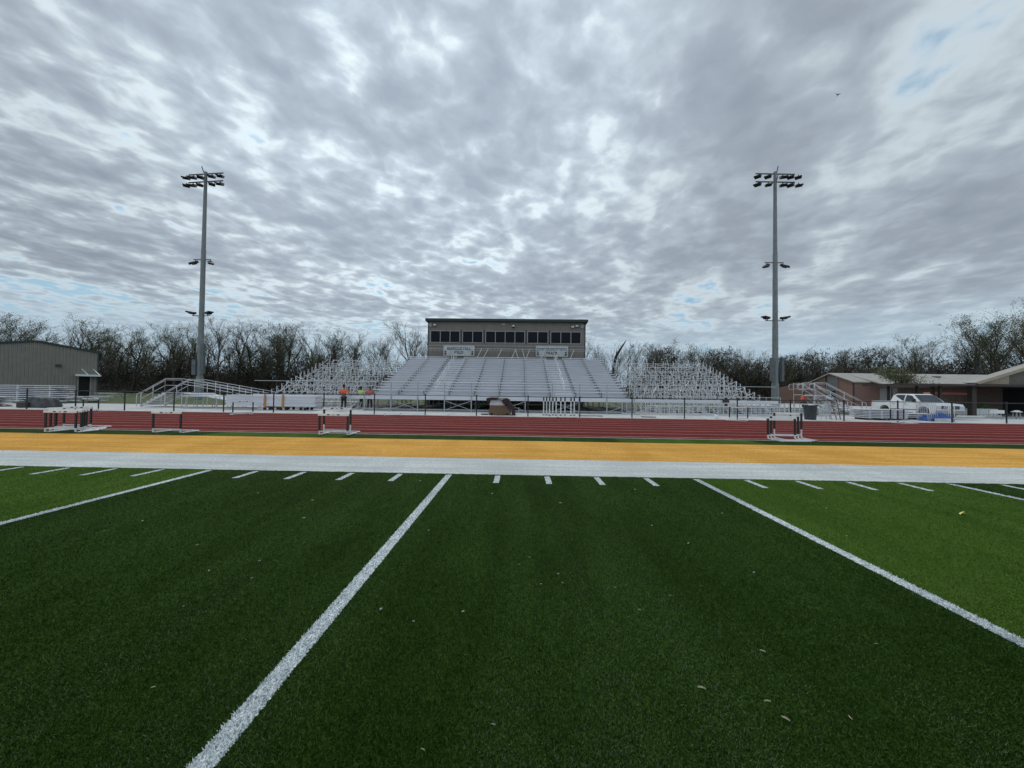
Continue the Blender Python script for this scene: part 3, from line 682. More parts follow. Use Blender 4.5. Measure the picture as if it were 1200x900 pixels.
MB().box(PX1-0.10, PX1+0.012, PY-0.02, PY-0.002, PZ0, PZ1-0.01).build('corner_trim', M['trim'], pb, (0, PY, 0))
MB().box(PX0+0.1, PX1-0.1, PY-0.05, PY-0.002, 6.36, 6.44).build('belt_trim', M['window_frame'], pb, (0, PY, 0))
for (a, b, n) in wins:
    fm = MB(); t_ = 0.07
    fm.box(a, b, PY-0.04, PY+0.10, ZW0, ZW0+t_); fm.box(a, b, PY-0.04, PY+0.10, ZW1-t_, ZW1)
    for j in range(n+1):
        xx = a + (b-a-t_)*j/n; fm.box(xx, xx+t_, PY-0.036, PY+0.10, ZW0+t_, ZW1-t_)
    wf = fm.build('window', M['window_frame'], pb, (0, PY, 0))
    MB().box(a+t_, b-t_, PY+0.04, PY+0.055, ZW0+t_, ZW1-t_).build('pane', M['glass_dark'], wf, (0, PY, 0))
    if a > -8: MB().box(a-0.19, a-0.05, PY-0.03, PY-0.002, ZW0, ZW1+0.1).build('downpipe', M['trim'], pb, (0, PY, 0))
def horn(x, z, s, lab):
    t = thing('horn_speaker', lab, 'loudspeaker', (x, PY-0.03, z), 0, 'small loudspeakers under the press box eaves')
    MB().lathe((0,0,0), [(0.05,0.0),(0.09,0.08),(0.16,0.16),(0.21,0.22),(0.20,0.23),(0.10,0.15)], 14).build('bell', M['window_frame'], t, smooth=True)
    MB().bar((0,0.02,0.03),(0,0.04,0.32),0.04).build('bracket', M['galv_dark'], t)
    for c in KIDS(t): c.rotation_euler = (R(100), 0, R(s*25)) if c.name.startswith('bell') else (0,0,0)
horn(-8.5, 8.62, 1, 'round grey horn loudspeaker at the left end of the press box eaves'); horn(7.95, 8.6, -1, 'round grey horn loudspeaker at the right end of the press box eaves')
def flood(x, z, lab):
    t = thing('floodlight', lab, 'floodlight', (x, PY-0.05, z), 0, 'small floodlights on the press box wall')
    MB().box(-0.16,0.16,-0.22,-0.05,-0.12,0.1).build('housing', M['window_frame'], t, bevel=0.02)
    MB().box(-0.13,0.13,-0.23,-0.221,-0.09,0.07).build('lens', M['sign_white'], t)
    MB().bar((0,-0.05,0),(0,0.04,0.02),0.05).build('arm', M['galv_dark'], t)
flood(-7.95, 8.60, 'double floodlight beside the left horn loudspeaker'); flood(7.3, 8.62, 'boxy floodlight beside the right horn loudspeaker'); flood(6.85, 8.52, 'pale small floodlight farther from the right horn loudspeaker')
o = MB().box(-0.2,0.2,-0.12,0,-0.05,0.05).build('wall_lamp', M['sign_white'], bevel=0.02); o.location = (-0.55, PY-0.002, 8.74); tag(o, 'slim pale wall lamp over the middle windows, left of the dome camera', 'lamp')
cm_ = thing('dome_camera', 'round dome security camera hanging from a white bracket over the middle windows', 'camera', (0.52, PY-0.02, 8.48))
MB().lathe((0,-0.16,0), [(0.05,0.14),(0.13,0.12),(0.15,0.02),(0.14,0.0)], 16).build('housing', M['white_paint'], cm_, smooth=True)
MB().sphere((0,-0.16,0), 0.135, 14, 8).build('dome', M['glass_dark'], cm_, smooth=True); MB().box(-0.04,0.04,-0.16,0,0.14,0.2).build('bracket', M['white_paint'], cm_)

def lettering(text, size, m, parent, loc):
    cu = bpy.data.curves.new('lettering', 'FONT'); cu.body = text; cu.size = size; cu.align_x = 'CENTER'; cu.align_y = 'CENTER'; cu.extrude = 0.006; cu.offset = 0.012
    tmp = bpy.data.objects.new('tmp_text', cu); COL.objects.link(tmp)
    dg = bpy.context.evaluated_depsgraph_get(); me = bpy.data.meshes.new_from_object(tmp.evaluated_get(dg)); bpy.data.objects.remove(tmp); bpy.data.curves.remove(cu)
    me.materials.clear(); me.materials.append(m)
    o = bpy.data.objects.new('lettering', me); COL.objects.link(o); o.parent = parent; o.location = loc; o.rotation_euler = (R(90), 0, 0); return o
def sign(x0, x1, z0, z1, l1, l2, lab):
    cx, cz = (x0+x1)/2, (z0+z1)/2; W, H = x1-x0, z1-z0
    t = thing('name_sign', lab, 'sign', (cx, PY-0.10, cz), 0, 'two white name signs under the press box windows')
    MB().box(-W/2, W/2, 0, 0.04, -H/2, H/2).build('panel', M['sign_white'], t)
    f = MB().box(-W/2-0.03, W/2+0.03, -0.015, 0.045, H/2, H/2+0.07); f.box(-W/2-0.03, W/2+0.03, -0.015, 0.045, -H/2-0.06, -H/2); f.box(-W/2-0.03, -W/2, -0.015, 0.045, -H/2, H/2); f.box(W/2, W/2+0.03, -0.015, 0.045, -H/2, H/2)
    f.build('frame', M['fascia_tan'], t)
    lettering(l1, 0.42 if len(l1) < 13 else 0.34, M['sign_blue'], t, (0, -0.008, 0.2)); lettering(l2, 0.40, M['sign_grey'], t, (0, -0.008, -0.22))
    for s in (-1, 1):
        e = MB().lathe((0,0,0), [(0.10,0),(0.10,0.012)], 12); e.lathe((0,-0.24,0), [(0.13,0),(0.13,0.012)], 12)
        o = e.build('emblem', M['sign_grey'], t); o.rotation_euler = (R(90),0,0); o.location = (s*(W/2-0.22), -0.001, -0.12)
sign(-6.98, -3.64, 5.32, 6.40, 'MARCUS HILL', 'FIELD', 'white sign reading Marcus Hill Field under the left windows')
sign(2.96, 6.38, 5.34, 6.44, 'JOHN DUCKWORTH', 'TRACK', 'white sign reading John Duckworth Track under the right windows')

# ------------------------------------------------------------------ stadium light poles
def luminaire(parent, base, aim, s=1.0, up=False):
    t = Vector(aim).normalized(); sd_ = t.cross(Vector((0,0,1))).normalized(); n = sd_.cross(t).normalized()
    rot = Matrix((sd_, t, n)).transposed()
    c = Vector(base)
    mb = MB(); dz = 0.34 if up else -0.34
    mb.bar(c, c + Vector((0,0,dz)), 0.07)
    cc = c + Vector((0,0,dz)) + t*0.30*s
    mb.obox(cc, (0.62*s, 0.95*s, 0.16*s), rot)
    mb.obox(cc - n*0.13*s - t*0.12*s, (0.56*s, 0.55*s, 0.16*s), rot)
    mb.obox(cc - t*0.5*s, (0.3*s, 0.22*s, 0.26*s), rot)
    return mb.build('luminaire', M['lamp'], parent, bevel=0.02)
def light_pole(loc, side, lab, boxes):
    t = thing('stadium_light_pole', lab, 'light pole', loc, 0, 'tall stadium light poles either side of the bleachers')
    MB().lathe((0,0,0), [(0.40,0),(0.39,2.9)], 20)  .build('concrete_base', M['pole'], t, smooth=False)
    MB().tube([(0,0,2.9),(0,0,10),(0,0,10.01),(0,0,19),(0,0,19.01),(0,0,29.0)], [0.33,0.30,0.285,0.25,0.23,0.17], 20).build('pole', M['pole'], t)
    a = Vector((1.0, -0.09 if side > 0 else 0.03, 0))
    aim = Vector((0.5*side, -0.75, -0.38))
    for z, offs in ((28.75, (-2.7,-1.75,-0.8,0.9,2.1) if side > 0 else (2.9,1.95,0.95,-0.85,-2.1)), (27.75, (-2.7,-1.75,-0.8,0.9,2.1) if side > 0 else (2.9,1.95,0.95,-0.85,-2.1))):
        arm = MB().bar(Vector((0,0,z)) - a*2.4, Vector((0,0,z)) + a*2.45, 0.11, 0.11).build('crossarm', M['galv_dark'], t)
        MB().bar((0,-0.3,z), (0.25*side,-0.9,z+0.45), 0.08).build('aiming_bracket', M['galv_dark'], arm)
        for k, f in enumerate(offs):
            ad = Vector((aim.x + 0.25*math.sin(k*2.1+z), aim.y, aim.z)); luminaire(t, Vector((0,0,z)) + a*f, ad, 1.15)
    MB().bar((-1.25,0.0,17.75), (1.0,0.0,17.75), 0.09).build('crossarm', M['galv_dark'], t)
    luminaire(t, (-1.0,0,17.75), (-0.75,-0.6,-0.5), 0.95); luminaire(t, (0.95,0,17.75), (0.65,-0.6,-0.45), 0.95)
    MB().bar((-1.2,0.0,10.6), (1.1,0.0,10.6), 0.09).build('crossarm', M['galv_dark'], t)
    luminaire(t, (-1.0,-0.1,10.6), (-0.9,-0.35,0.12), 0.95, True); luminaire(t, (0.85,-0.1,10.6), (0.9,-0.35,0.12), 0.95, True)
    for (x, w_, z0, z1) in boxes:
        MB().box(x-w_/2, x+w_/2, -0.5, -0.12, z0, z1).build('control_box', M['galv_dark'], t, bevel=0.02)
    rung = MB()
    for k in range(9): rung.bar((0.22,-0.05,4.5+k*0.9), (0.5-0.01*k,-0.05,4.5+k*0.9), 0.03)
    rung.build('climbing_peg', M['galv_dark'], t)
light_pole((-39.1, 45, 0), 1, 'tall grey stadium light pole rising behind the ramp on the left', [(-0.42,0.5,3.1,5.0),(0.62,0.34,3.2,7.0)])
light_pole((32.4, 45, 0), -1, 'tall grey stadium light pole rising right of the bleachers', [(-0.58,0.34,3.2,6.0),(0.6,0.3,3.2,6.0)])

# ------------------------------------------------------------------ left metal building
EZ, RZ_ = 5.95, 6.95
lb = thing('metal_building', 'grey beige ribbed metal building with low gable at the left edge', 'building', (-55.83, 48.0, 0), R(50.3))
MB().prism([(-10.4,0),(0,0),(0,EZ),(-5.2,RZ_),(-10.4,EZ)], 'y', 0, 24).build('wall', M['siding_left'], lb)
MB().prism([(-10.7,EZ-0.06),(-5.2,RZ_+0.005),(0.3,EZ-0.06),(0.3,EZ+0.16),(-5.2,RZ_+0.24),(-10.7,EZ+0.16)], 'y', -0.2, 24.3).build('roof', M['trim'], lb)
MB().box(-0.13, 0.02, -0.03, -0.002, 0, EZ-0.07).build('corner_trim', M['trim'], lb)
MB().box(-1.68, -0.72, -0.06, -0.002, 0.0, 2.75).build('door', M['dark'], lb)
dfm = MB().box(-1.77,-1.69,-0.08,-0.003,0,2.8); dfm.box(-0.71,-0.60,-0.08,-0.003,0,2.8); dfm.build('door_frame', M['window_frame'], lb)
cpo = MB().prism([(-1.25,2.78),(-0.01,2.90),(-0.01,2.96),(-1.25,3.02)], 'x', -1.95, 0.25).build('canopy', M['white_worn'], lb)
for xx in (-0.9, 0.1): MB().bar((xx, -1.15, 3.0), (xx-0.55, -0.02, 3.75), 0.06).build('canopy_strut', M['white_paint'], cpo)
wp = thing('wall_light', 'black wall pack light on the left metal building', 'lamp', (-58.02, 45.37, 3.95), R(50.3))
MB().prism([(-0.02,0.0),(-0.02,0.30),(-0.25,0.26),(-0.42,0.05),(-0.36,0.0)], 'x', -0.22, 0.22).build('housing', M['lamp'], wp); MB().box(-0.2,0.2,-0.34,-0.05,-0.02,-0.002).build('lens', M['sign_white'], wp)
o = MB().box(-0.4,0.4,-0.1,0.3,0,0.12).build('roof_vent_cap', M['sign_white']); o.location = (-58.9, 44.1, 7.1); o.rotation_euler = (0,0,R(50.3)); tag(o, 'small pale cap sitting on the ridge of the left metal building', 'vent')

# ------------------------------------------------------------------ aluminium stairs and ramps
def rail_panel(mb, p, q, posts, h=1.0, mid=(0.5, 0.9), r=0.024):
    p = Vector(p); q = Vector(q)
    for k in range(posts):
        a = p.lerp(q, k/(posts-1)); mb.tube([a, a+Vector((0,0,h))], r, 6)
    for f in (1.0,) + tuple(mid): mb.tube([p+Vector((0,0,h*f)), q+Vector((0,0,h*f))], r*0.9, 6)
def stair_unit(name, lab, loc, sgn, rise, run, width, land, ramp=None, group=None):
    """flight climbing along sgn*x, a landing, and optionally a long ramp going down beyond it"""
    t = thing(name, lab, 'stairs', loc, 0, group)
    n = max(3, round(rise/0.17)); st_ = MB()
    for k in range(n):
        x = sgn*run*k/n; z = rise*(k+1)/n; x2 = sgn*run*(k+1)/n
        st_.box(min(x,x2), max(x,x2), 0, width, z-0.045, z)
    st_.bar((0,0.02,0.05),(sgn*run,0.02,rise-0.08),0.04,0.16); st_.bar((0,width-0.02,0.05),(sgn*run,width-0.02,rise-0.08),0.04,0.16)
    st_.build('stair_flight', M['alu_deck'], t)
    x0 = sgn*run; x1 = sgn*(run+land)
    MB().box(min(x0,x1), max(x0,x1), 0, width, rise-0.06, rise+0.002).build('landing', M['alu_deck'], t)
    lg = MB()
    for x in (x0, x1):
        for y in (0.03, width-0.03): lg.bar((x, y, 0), (x, y, rise-0.06), 0.05)
    lg.bar((x0,0.03,0.2),(x1,0.03,rise-0.15),0.03); lg.build('landing_leg', M['alu'], t)
    for y in (0.0, width):
        mb = MB(); rail_panel(mb, (sgn*0.05,y,0.12), (x0,y,rise), 3, 1.0); mb.tube([(sgn*0.05,y,1.1),(-sgn*0.25,y,1.0),(-sgn*0.3,y,0.6),(-sgn*0.28,y,0.05)], 0.022, 6)
        mb.build('handrail', M['alu'], t, smooth=True)
        mb = MB(); rail_panel(mb, (x0,y,rise), (x1,y,rise), 2, 1.03)
        if not ramp: mb.tube([(x1,y,rise+0.95),(x1+sgn*0.35,y,rise+0.93),(x1+sgn*0.45,y,rise+0.7),(x1+sgn*0.35,y,rise+0.45),(x1,y,rise+0.43)], 0.022, 6)
        mb.build('guard_rail', M['alu'], t, smooth=True)
    if ramp:
        L_, z2 = ramp; x2 = x1+sgn*L_
        rm = MB().prism([(x1,rise-0.06),(x2,z2-0.06),(x2,z2),(x1,rise)], 'y', 0, width); rm.build('ramp_deck', M['alu_deck'], t)
        lg = MB()
        for k in range(1, 5):
            x = x1+(x2-x1)*k/5; z = rise+(z2-rise)*k/5
            for y in (0.03, width-0.03): lg.bar((x,y,0),(x,y,z-0.05),0.045)
        lg.build('ramp_leg', M['alu'], t)
        for y in (0.0, width):
            mb = MB(); rail_panel(mb, (x1,y,rise), (x2,y,z2), 7, 1.03, (0.62, 0.82)); mb.build('ramp_rail', M['alu'], t, smooth=True)
    return t
stair_unit('access_ramp', 'aluminium stairs and long handrailed ramp in front of the left light pole', (-27.5, 27.0, 0.012), 1, 1.15, 1.9, 1.9, 1.3, (5.9, 0.22))
stair_unit('access_stairs', 'aluminium stair unit with looped rails facing right, before the brick building', (29.0, 30.0, 0.012), -1, 1.55, 2.9, 1.3, 0.9, None, 'loose aluminium stair units right of the bleachers')
stair_unit('access_stairs', 'aluminium stair unit standing behind the other, above the orange shirted worker', (29.7, 33.0, 0.012), -1, 1.6, 2.2, 1.2, 0.9, None, 'loose aluminium stair units right of the bleachers')
def guard_panel(x, y, L_, z0, lab, rz=0):
    t = thing('guard_panel', lab, 'railing', (x, y, z0), rz, 'loose aluminium guard panels')
    mb = MB(); 
    for k in range(5): mb.tube([(L_*k/4,0,0),(L_*k/4,0,1.05)], 0.022, 6)
    mb.build('upright', M['alu'], t)
    mb = MB()
    for z in (1.05, 0.86, 0.1): mb.tube([(0,0,z),(L_,0,z)], 0.022, 6)
    mb.build('rail', M['alu'], t)
guard_panel(18.0, 30.2, 4.6, 0.012+0.25, 'low aluminium railing panel at the foot of the right light pole')
guard_panel(14.4, 31.5, 3.6, 0.012+0.3, 'aluminium railing panel behind the right bleacher frame')
def picket_panel(x0, x1, y, lab):
    t = thing('picket_panel', lab, 'railing', (x0, y, 0.012), 0, 'picket rail panels before the bleacher frames')
    mb = MB().box(0, x1-x0, -0.03, 0.03, 0.02, 0.09); mb.box(0, x1-x0, -0.03, 0.03, 0.86, 0.93); mb.build('rail', M['alu'], t)
    p_ = MB(); n = int((x1-x0)/0.33)
    for k in range(n+1): p_.box((x1-x0-0.04)*k/n, (x1-x0-0.04)*k/n+0.04, -0.02, 0.02, 0.09, 0.86)
    p_.build('picket', M['alu'], t)
picket_panel(8.7, 14.5, 26.55, 'long picket rail panel before the left half of the right bleacher frame')
picket_panel(14.6, 20.6, 26.5, 'long picket rail panel before the right half of the right bleacher frame')
picket_panel(20.8, 24.0, 27.2, 'picket rail panel between the right bleacher frame and the charcoal bin')

# ------------------------------------------------------------------ stacks of material
def plank_stack(name, lab, x, y, L_, layers, w_, h_, rz=0, m='alu', jitter=0.3, cat='plank stack', group=None, z=0.012, blocks=True):
    t = thing(name, lab, cat, (x, y, z), rz, group); rnd = random.Random(int(abs(x)*10+y))
    zz = 0.0
    if blocks:
        b = MB()
        for f in (-0.35, 0.0, 0.35): b.box(L_*f-0.06, L_*f+0.06, -w_/2, w_/2, 0, 0.1)
        b.build('timber_bearer', M['wood'], t); zz = 0.1
    for k in range(layers):
        n = max(1, int(w_/0.28)); mb = MB()
        for j in range(n):
            o_ = rnd.uniform(-jitter, jitter); yy = -w_/2 + w_*j/n; sag = rnd.uniform(0, 0.012)
            mb.box(-L_/2+o_, L_/2+o_, yy+0.01, yy+w_/n-0.01, zz+h_-0.006-min(h_*0.6,0.06)+sag*0.3, zz+h_-0.006)
        for f in (-0.38, -0.1, 0.2, 0.42): mb.box(L_*f-0.04, L_*f+0.04, -w_/2+0.02, w_/2-0.02, zz, zz+h_-0.008-min(h_*0.6,0.06))
        mb.build('plank_layer', M[m], t); zz += h_
    return t
plank_stack('plank_stack', 'low front stack of long aluminium planks left of the tarpaulin heap', -42.5, 27.2, 8.0, 5, 0.9, 0.11, R(2), jitter=0.6, group='stacked aluminium planks by the left building')
plank_stack('plank_stack', 'tall stack of very long aluminium planks before the left metal building', -44.6, 31.0, 14.0, 9, 1.2, 0.16, R(-3), 'alu_seat', 0.8, group='stacked aluminium planks by the left building')
plank_stack('plank_stack', 'small stack of aluminium planks between the tarpaulin heap and the metal building door', -41.0, 33.5, 6.0, 4, 0.8, 0.11, R(-2), jitter=0.8, group='stacked aluminium planks by the left building')
plank_stack('plank_stack', 'stack of grey decking panels left of the white truck', 25.0, 24.6, 2.6, 6, 1.2, 0.10, R(-3), 'alu_deck', 0.05, group='stacked decking by the truck')
plank_stack('plank_stack', 'long low stack of pale planks beside the truck front', 27.6, 25.5, 2.6, 3, 0.9, 0.11, R(4), 'alu_seat', 0.1, group='stacked decking by the truck')
plank_stack('plank_stack', 'stack of white planks behind the picket rail panels left of the bin', 18.2, 28.6, 4.5, 4, 1.2, 0.12, R(3), 'alu', 0.3, group='plank stacks at the right end of the bleachers')
plank_stack('plank_stack', 'stack of white planks directly behind the charcoal bin', 23.0, 29.3, 4.0, 4, 1.0, 0.12, R(-4), 'alu', 0.3, group='plank stacks at the right end of the bleachers')
plank_stack('plank_stack', 'pale plank stack lying at the foot of the right light pole', 20.5, 31.2, 5.0, 5, 1.2, 0.11, R(2), 'alu_seat', 0.3, group='plank stacks at the right end of the bleachers')
for (x, y, rz, lab) in ((13.0, 28.9, 3, 'loose planks inside the right bleacher frame, nearest the grandstand'), (16.6, 29.4, -4, 'loose planks inside the right bleacher frame, toward its outer end'), (-13.2, 28.8, 2, 'loose planks inside the left bleacher frame, nearest the grandstand'), (-16.6, 29.2, -3, 'loose planks inside the left bleacher frame, toward its outer end')):
    plank_stack('plank_stack', lab, x, y, 3.0, 4, 1.0, 0.12, R(rz), 'white_worn', 0.3, group='planks lying inside the bleacher frames')

# plank cart
pc = thing('plank_cart', 'long pale stack of panels on amber stake dollies behind the fence', 'cart', (-16.4, 25.9, 0.012))
ld = MB()
for k in range(7): 
    o_ = 0.04*math.sin(k*2.3); ld.box(-3.25+o_, 3.2+o_, -0.42+0.015*(k%2), 0.42, 0.26+k*0.112, 0.26+k*0.112+0.108)
ld.build('panel_load', M['alu_seat'], pc, bevel=0.006)
for x in (-0.35, 0.95):
    f = MB().box(x-0.05, x+0.05, -0.5, 0.5, 0.18, 0.25)
    f.bar((x-0.05,-0.47,0.2),(x-0.02,-0.47,1.1),0.12,0.05); f.bar((x+0.2,0.47,0.2),(x+0.17,0.47,1.0),0.09,0.05)
    fo_ = f.build('stake_frame', M['orange_metal'], pc)
MB().box(-0.5, 1.15, -0.08, 0.08, 0.16, 0.2).build('drawbar', M['orange_metal'], pc)
for x in (-0.4, -0.02, 0.75, 1.15, 2.2, 2.5):
    for y in (-0.42, 0.42):
        wv = MB().tube([(x,y-0.04,0.1),(x,y+0.04,0.1)], 0.1, 12); wv.build('wheel', M['rubber'], pc)
bt = thing('work_table', 'aluminium table with a rolled sheet on top beside the plank cart', 'table', (-21.6, 26.6, 0.012))
MB().box(-1.9,1.9,-0.4,0.4,0.86,0.93).build('table_top', M['alu_seat'], bt)
for x in (-1.7,-0.1,0.6,1.7):
    for y in (-0.35,0.35): MB().tube([(x,y,0),(x+0.08,y,0.86)],0.022,6).build('leg', M['alu'], bt)
o = MB().tube([(-0.9,0,0),(0.8,0,0)], [0.13,0.09], 12).build('rolled_sheet', M['white_worn'], smooth=True); o.location = (-22.2, 26.6, 1.08); tag(o, 'rolled white sheet lying on the aluminium table', 'roll')

# draped heaps
def drape(name, lab, cat, loc, sx, sy, h, m, seed, top=0.6, group=None, build=True):
    rnd = random.Random(seed); nx, ny = 22, 16; vs = []
    for j in range(ny+1):
        for i in range(nx+1):
            u = 2*i/nx-1; v = 2*j/ny-1
            e = max(abs(u), abs(v)); f = 1.0 if e < top else max(0.0, 1-((e-top)/(1-top)))**0.55
            z = h*f*(0.86+0.14*math.sin(3*u+seed)*math.cos(2.2*v+seed)) + 0.035*h*math.sin(11*u+7*v+seed) * (1 if e < 0.97 else 0)
            k = 1 + 0.05*math.sin(6*math.atan2(v, u)+seed)*e
            vs.append((u*sx*k, v*sy*k, max(z, 0.0)+0.002))
    fs = [(j*(nx+1)+i, j*(nx+1)+i+1, (j+1)*(nx+1)+i+1, (j+1)*(nx+1)+i) for j in range(ny) for i in range(nx)]
    mb = MB().add(vs, fs)
    return mb
hp = thing('tarpaulin_heap', 'charcoal tarpaulin thrown over a heap of pallets before the left building', 'covered heap', (-32.1, 24.7, 0.012)); hp.scale = (0.85,0.85,0.9)
drape('', '', '', None, 0.92, 0.75, 0.86, None, 2.0, 0.55).build('tarpaulin', M['tarp_grey'], hp, smooth=True)
MB().box(-0.85,-0.1,-0.9,-0.66,0.02,0.4).build('crate_side', M['brown_steel'], hp); MB().bar((0.3,-0.6,0.04),(1.6,-0.9,0.04),0.12,0.06).build('loose_board', M['black'], hp)
o = drape('', '', '', None, 0.45, 0.3, 0.22, None, 4.0, 0.4).build('black_bag', M['tarp_black'], smooth=True); o.location = (-35.3, 24.9, 0.012+0.0); tag(o, 'small black bag lying left of the charcoal tarpaulin heap', 'bag')
ce = thing('covered_cart', 'brown timber box half covered by a dark maroon tarpaulin in front of the grandstand', 'covered box', (0.0, 24.0, 0.012))
MB().prism([(-0.72,0.03),(0.72,0.03),(0.66,0.62),(-0.62,0.62)], 'y', -0.45, 0.5).build('timber_box', M['wood'], ce, bevel=0.01)
MB().prism([(-0.66,0.63),(0.35,0.63),(0.1,0.98),(-0.58,0.98)], 'y', -0.4, 0.45).build('white_panel', M['white_worn'], ce)
tp = MB(); vs = []
prof = [(-0.80,0.86),(-0.86,1.08),(-0.6,1.14),(-0.1,1.12),(0.4,1.10),(0.62,1.02),(0.75,0.72),(0.92,0.55),(0.98,0.25),(1.0,0.01)]
for j in range(9):
    y = -0.56+1.2*j/8
    for i, (x, z) in enumerate(prof): vs.append((x+0.04*math.sin(j*1.7+i), y, max(0.004, z-0.02*abs(j-4)+0.03*math.sin(i*2+j*1.3))))
tp.add(vs, [(j*10+i, j*10+i+1, (j+1)*10+i+1, (j+1)*10+i) for j in range(8) for i in range(9)])
for ys in (-0.56, 0.64):
    fl_ = [(x, ys, z) for x, z in ((0.4,1.1),(0.62,1.02),(0.75,.72),(0.92,.55),(0.98,.25),(1.0,.01),(0.80,.02),(0.76,.36),(0.56,.42),(0.5,.66),(0.28,.72),(0.1,.95))]
    tp.add(fl_, [tuple(range(len(fl_)))])
    fl_ = [(x, ys, z) for x, z in prof[:4]] + [(-0.15, ys, 0.98), (-0.6, ys, 0.98), (-0.72, ys, 0.72)]
    tp.add(fl_, [tuple(range(len(fl_)))])
tpo = tp.build('tarpaulin', M['tarp_black'], ce); sm = tpo.modifiers.new('s', 'SOLIDIFY'); sm.thickness = 0.02
MB().tube([(1.25,-0.2,0.01),(1.25,-0.2,0.5)],0.02,6).build('valve_stand', M['white_worn'], ce); MB().bar((-1.2,-0.3,0.04),(-0.75,-0.3,0.04),0.2,0.06).build('skid', M['black'], ce)
for (x,y) in ((-0.5,-0.4),(0.5,-0.4)): MB().tube([(x,y-0.05,0.07),(x,y+0.02,0.07)],0.07,10).build('wheel', M['rubber'], ce)

# upright pipe rack
pr = thing('pipe_rack', 'row of ten upright pale pipes with dark caps standing on the apron', 'rack', (4.15, 24.1, 0.012))
for k, x in enumerate((-1.26,-1.06,-0.88,-0.64,-0.44,-0.14,0.16,0.52,0.76,1.10)):
    dy = 0.15*math.sin(k*2.4); lean = 0.03*math.sin(k*1.9)
    p_ = MB().box(x-0.035,x+0.035,dy-0.03,dy+0.03,0.05,1.02).build('pipe', M['white_worn'], pr)
    MB().box(x-0.042,x+0.042,dy-0.036,dy+0.036,0.95,1.22).build('cap', M['brown_steel'], p_)
    MB().box(x-0.06,x+0.06,dy-0.12,dy+0.12,0.0,0.05).build('base_shoe', M['galv_dark'], p_)
MB().bar((-1.3,0.22,0.3),(1.15,0.22,0.3),0.03).build('tie_bar', M['galv_dark'], pr)
MB().bar((-1.3,0.22,0.7),(1.15,0.22,0.7),0.03).build('tie_bar', M['galv_dark'], pr)
# black mat and boards lying on the apron
for (x, y, sx, sy, m, lab) in ((9.6, 23.6, 0.45, 0.12, 'black', 'flat black strip lying on the pale apron right of the pipe rack'), (6.0, 23.9, 0.7, 0.2, 'galv_dark', 'grey board lying flat on the apron beside the pipe rack')):
    o = MB().box(-sx, sx, -sy, sy, 0, 0.04).build('loose_board', M[m], bevel=0.01); o.location = (x, y, 0.012); tag(o, lab, 'board')

# bin, ladders, bag, jug
bn = thing('waste_bin', 'tall charcoal plastic bin standing on the apron before the stair units', 'bin', (19.85, 23.65, 0.012))
MB().lathe((0,0,0), [(0.28,0),(0.30,0.03),(0.35,0.86),(0.385,0.86),(0.385,0.93),(0.34,0.93),(0.30,0.1),(0.05,0.08)], 20).build('barrel', M['bin'], bn, smooth=False)
for s in (-1,1): MB().box(s*0.36-0.03,s*0.36+0.03,-0.08,0.08,0.70,0.76).build('handle', M['bin'], bn)
MB().sphere((0.05,0,0.86), 0.2, 12, 8, (1,1,0.6)).build('rubbish', M['white_worn'], bn)
def ladder(x, y, rz, lab):
    t = thing('step_ladder', lab, 'ladder', (x, y, 0.012), rz, 'folding ladders beside the charcoal bin')
    for s in (-1,1):
        MB().bar((s*0.28,-0.28,0),(s*0.18,0,1.25),0.05,0.03).build('side_rail', M['rust'] if s > 0 else M['galv'], t)
        MB().bar((s*0.28,0.32,0),(s*0.18,0.02,1.25),0.05,0.03).build('rear_leg', M['alu'], t)
    for k in range(1,5):
        f = k/5; w_ = 0.28-0.1*f; MB().box(-w_, w_, -0.28+0.28*f-0.05, -0.28+0.28*f+0.05, 1.25*f-0.015, 1.25*f+0.015).build('step', M['alu'], t)
    MB().box(-0.19,0.19,-0.08,0.08,1.24,1.29).build('top_cap', M['rust'], t)
ladder(21.4, 24.1, R(25), 'step ladder with red side rail just right of the charcoal bin'); ladder(22.0, 24.5, R(-20), 'second step ladder, farther right of the charcoal bin')
o = MB(); o.sphere((0,0,0), 0.2, 12, 8, (1.2,0.6,0.9)); o.sphere((0.0,0,-0.16), 0.12, 10, 6, (1,0.6,1.2)); o.box(-0.24,0.24,-0.03,0.03,0.1,0.2)
o = o.build('black_bag', M['tarp_black'], smooth=False); o.location = (16.2, 26.62, 1.0); tag(o, 'black jacket or bag slung over the picket rail at the right bleacher frame', 'bag')
jg = thing('water_jug', 'small white and blue jug on the apron beside the sideways far hurdle', 'jug', (13.7, 23.2, 0.012))
MB().lathe((0,0,0), [(0.10,0),(0.12,0.02),(0.12,0.2),(0.05,0.28)], 14).build('body', M['white_paint'], jg, smooth=True); MB().lathe((0,0,0.275), [(0.055,0),(0.055,0.06),(0.03,0.07)], 12).build('lid', M['jug_blue'], jg)

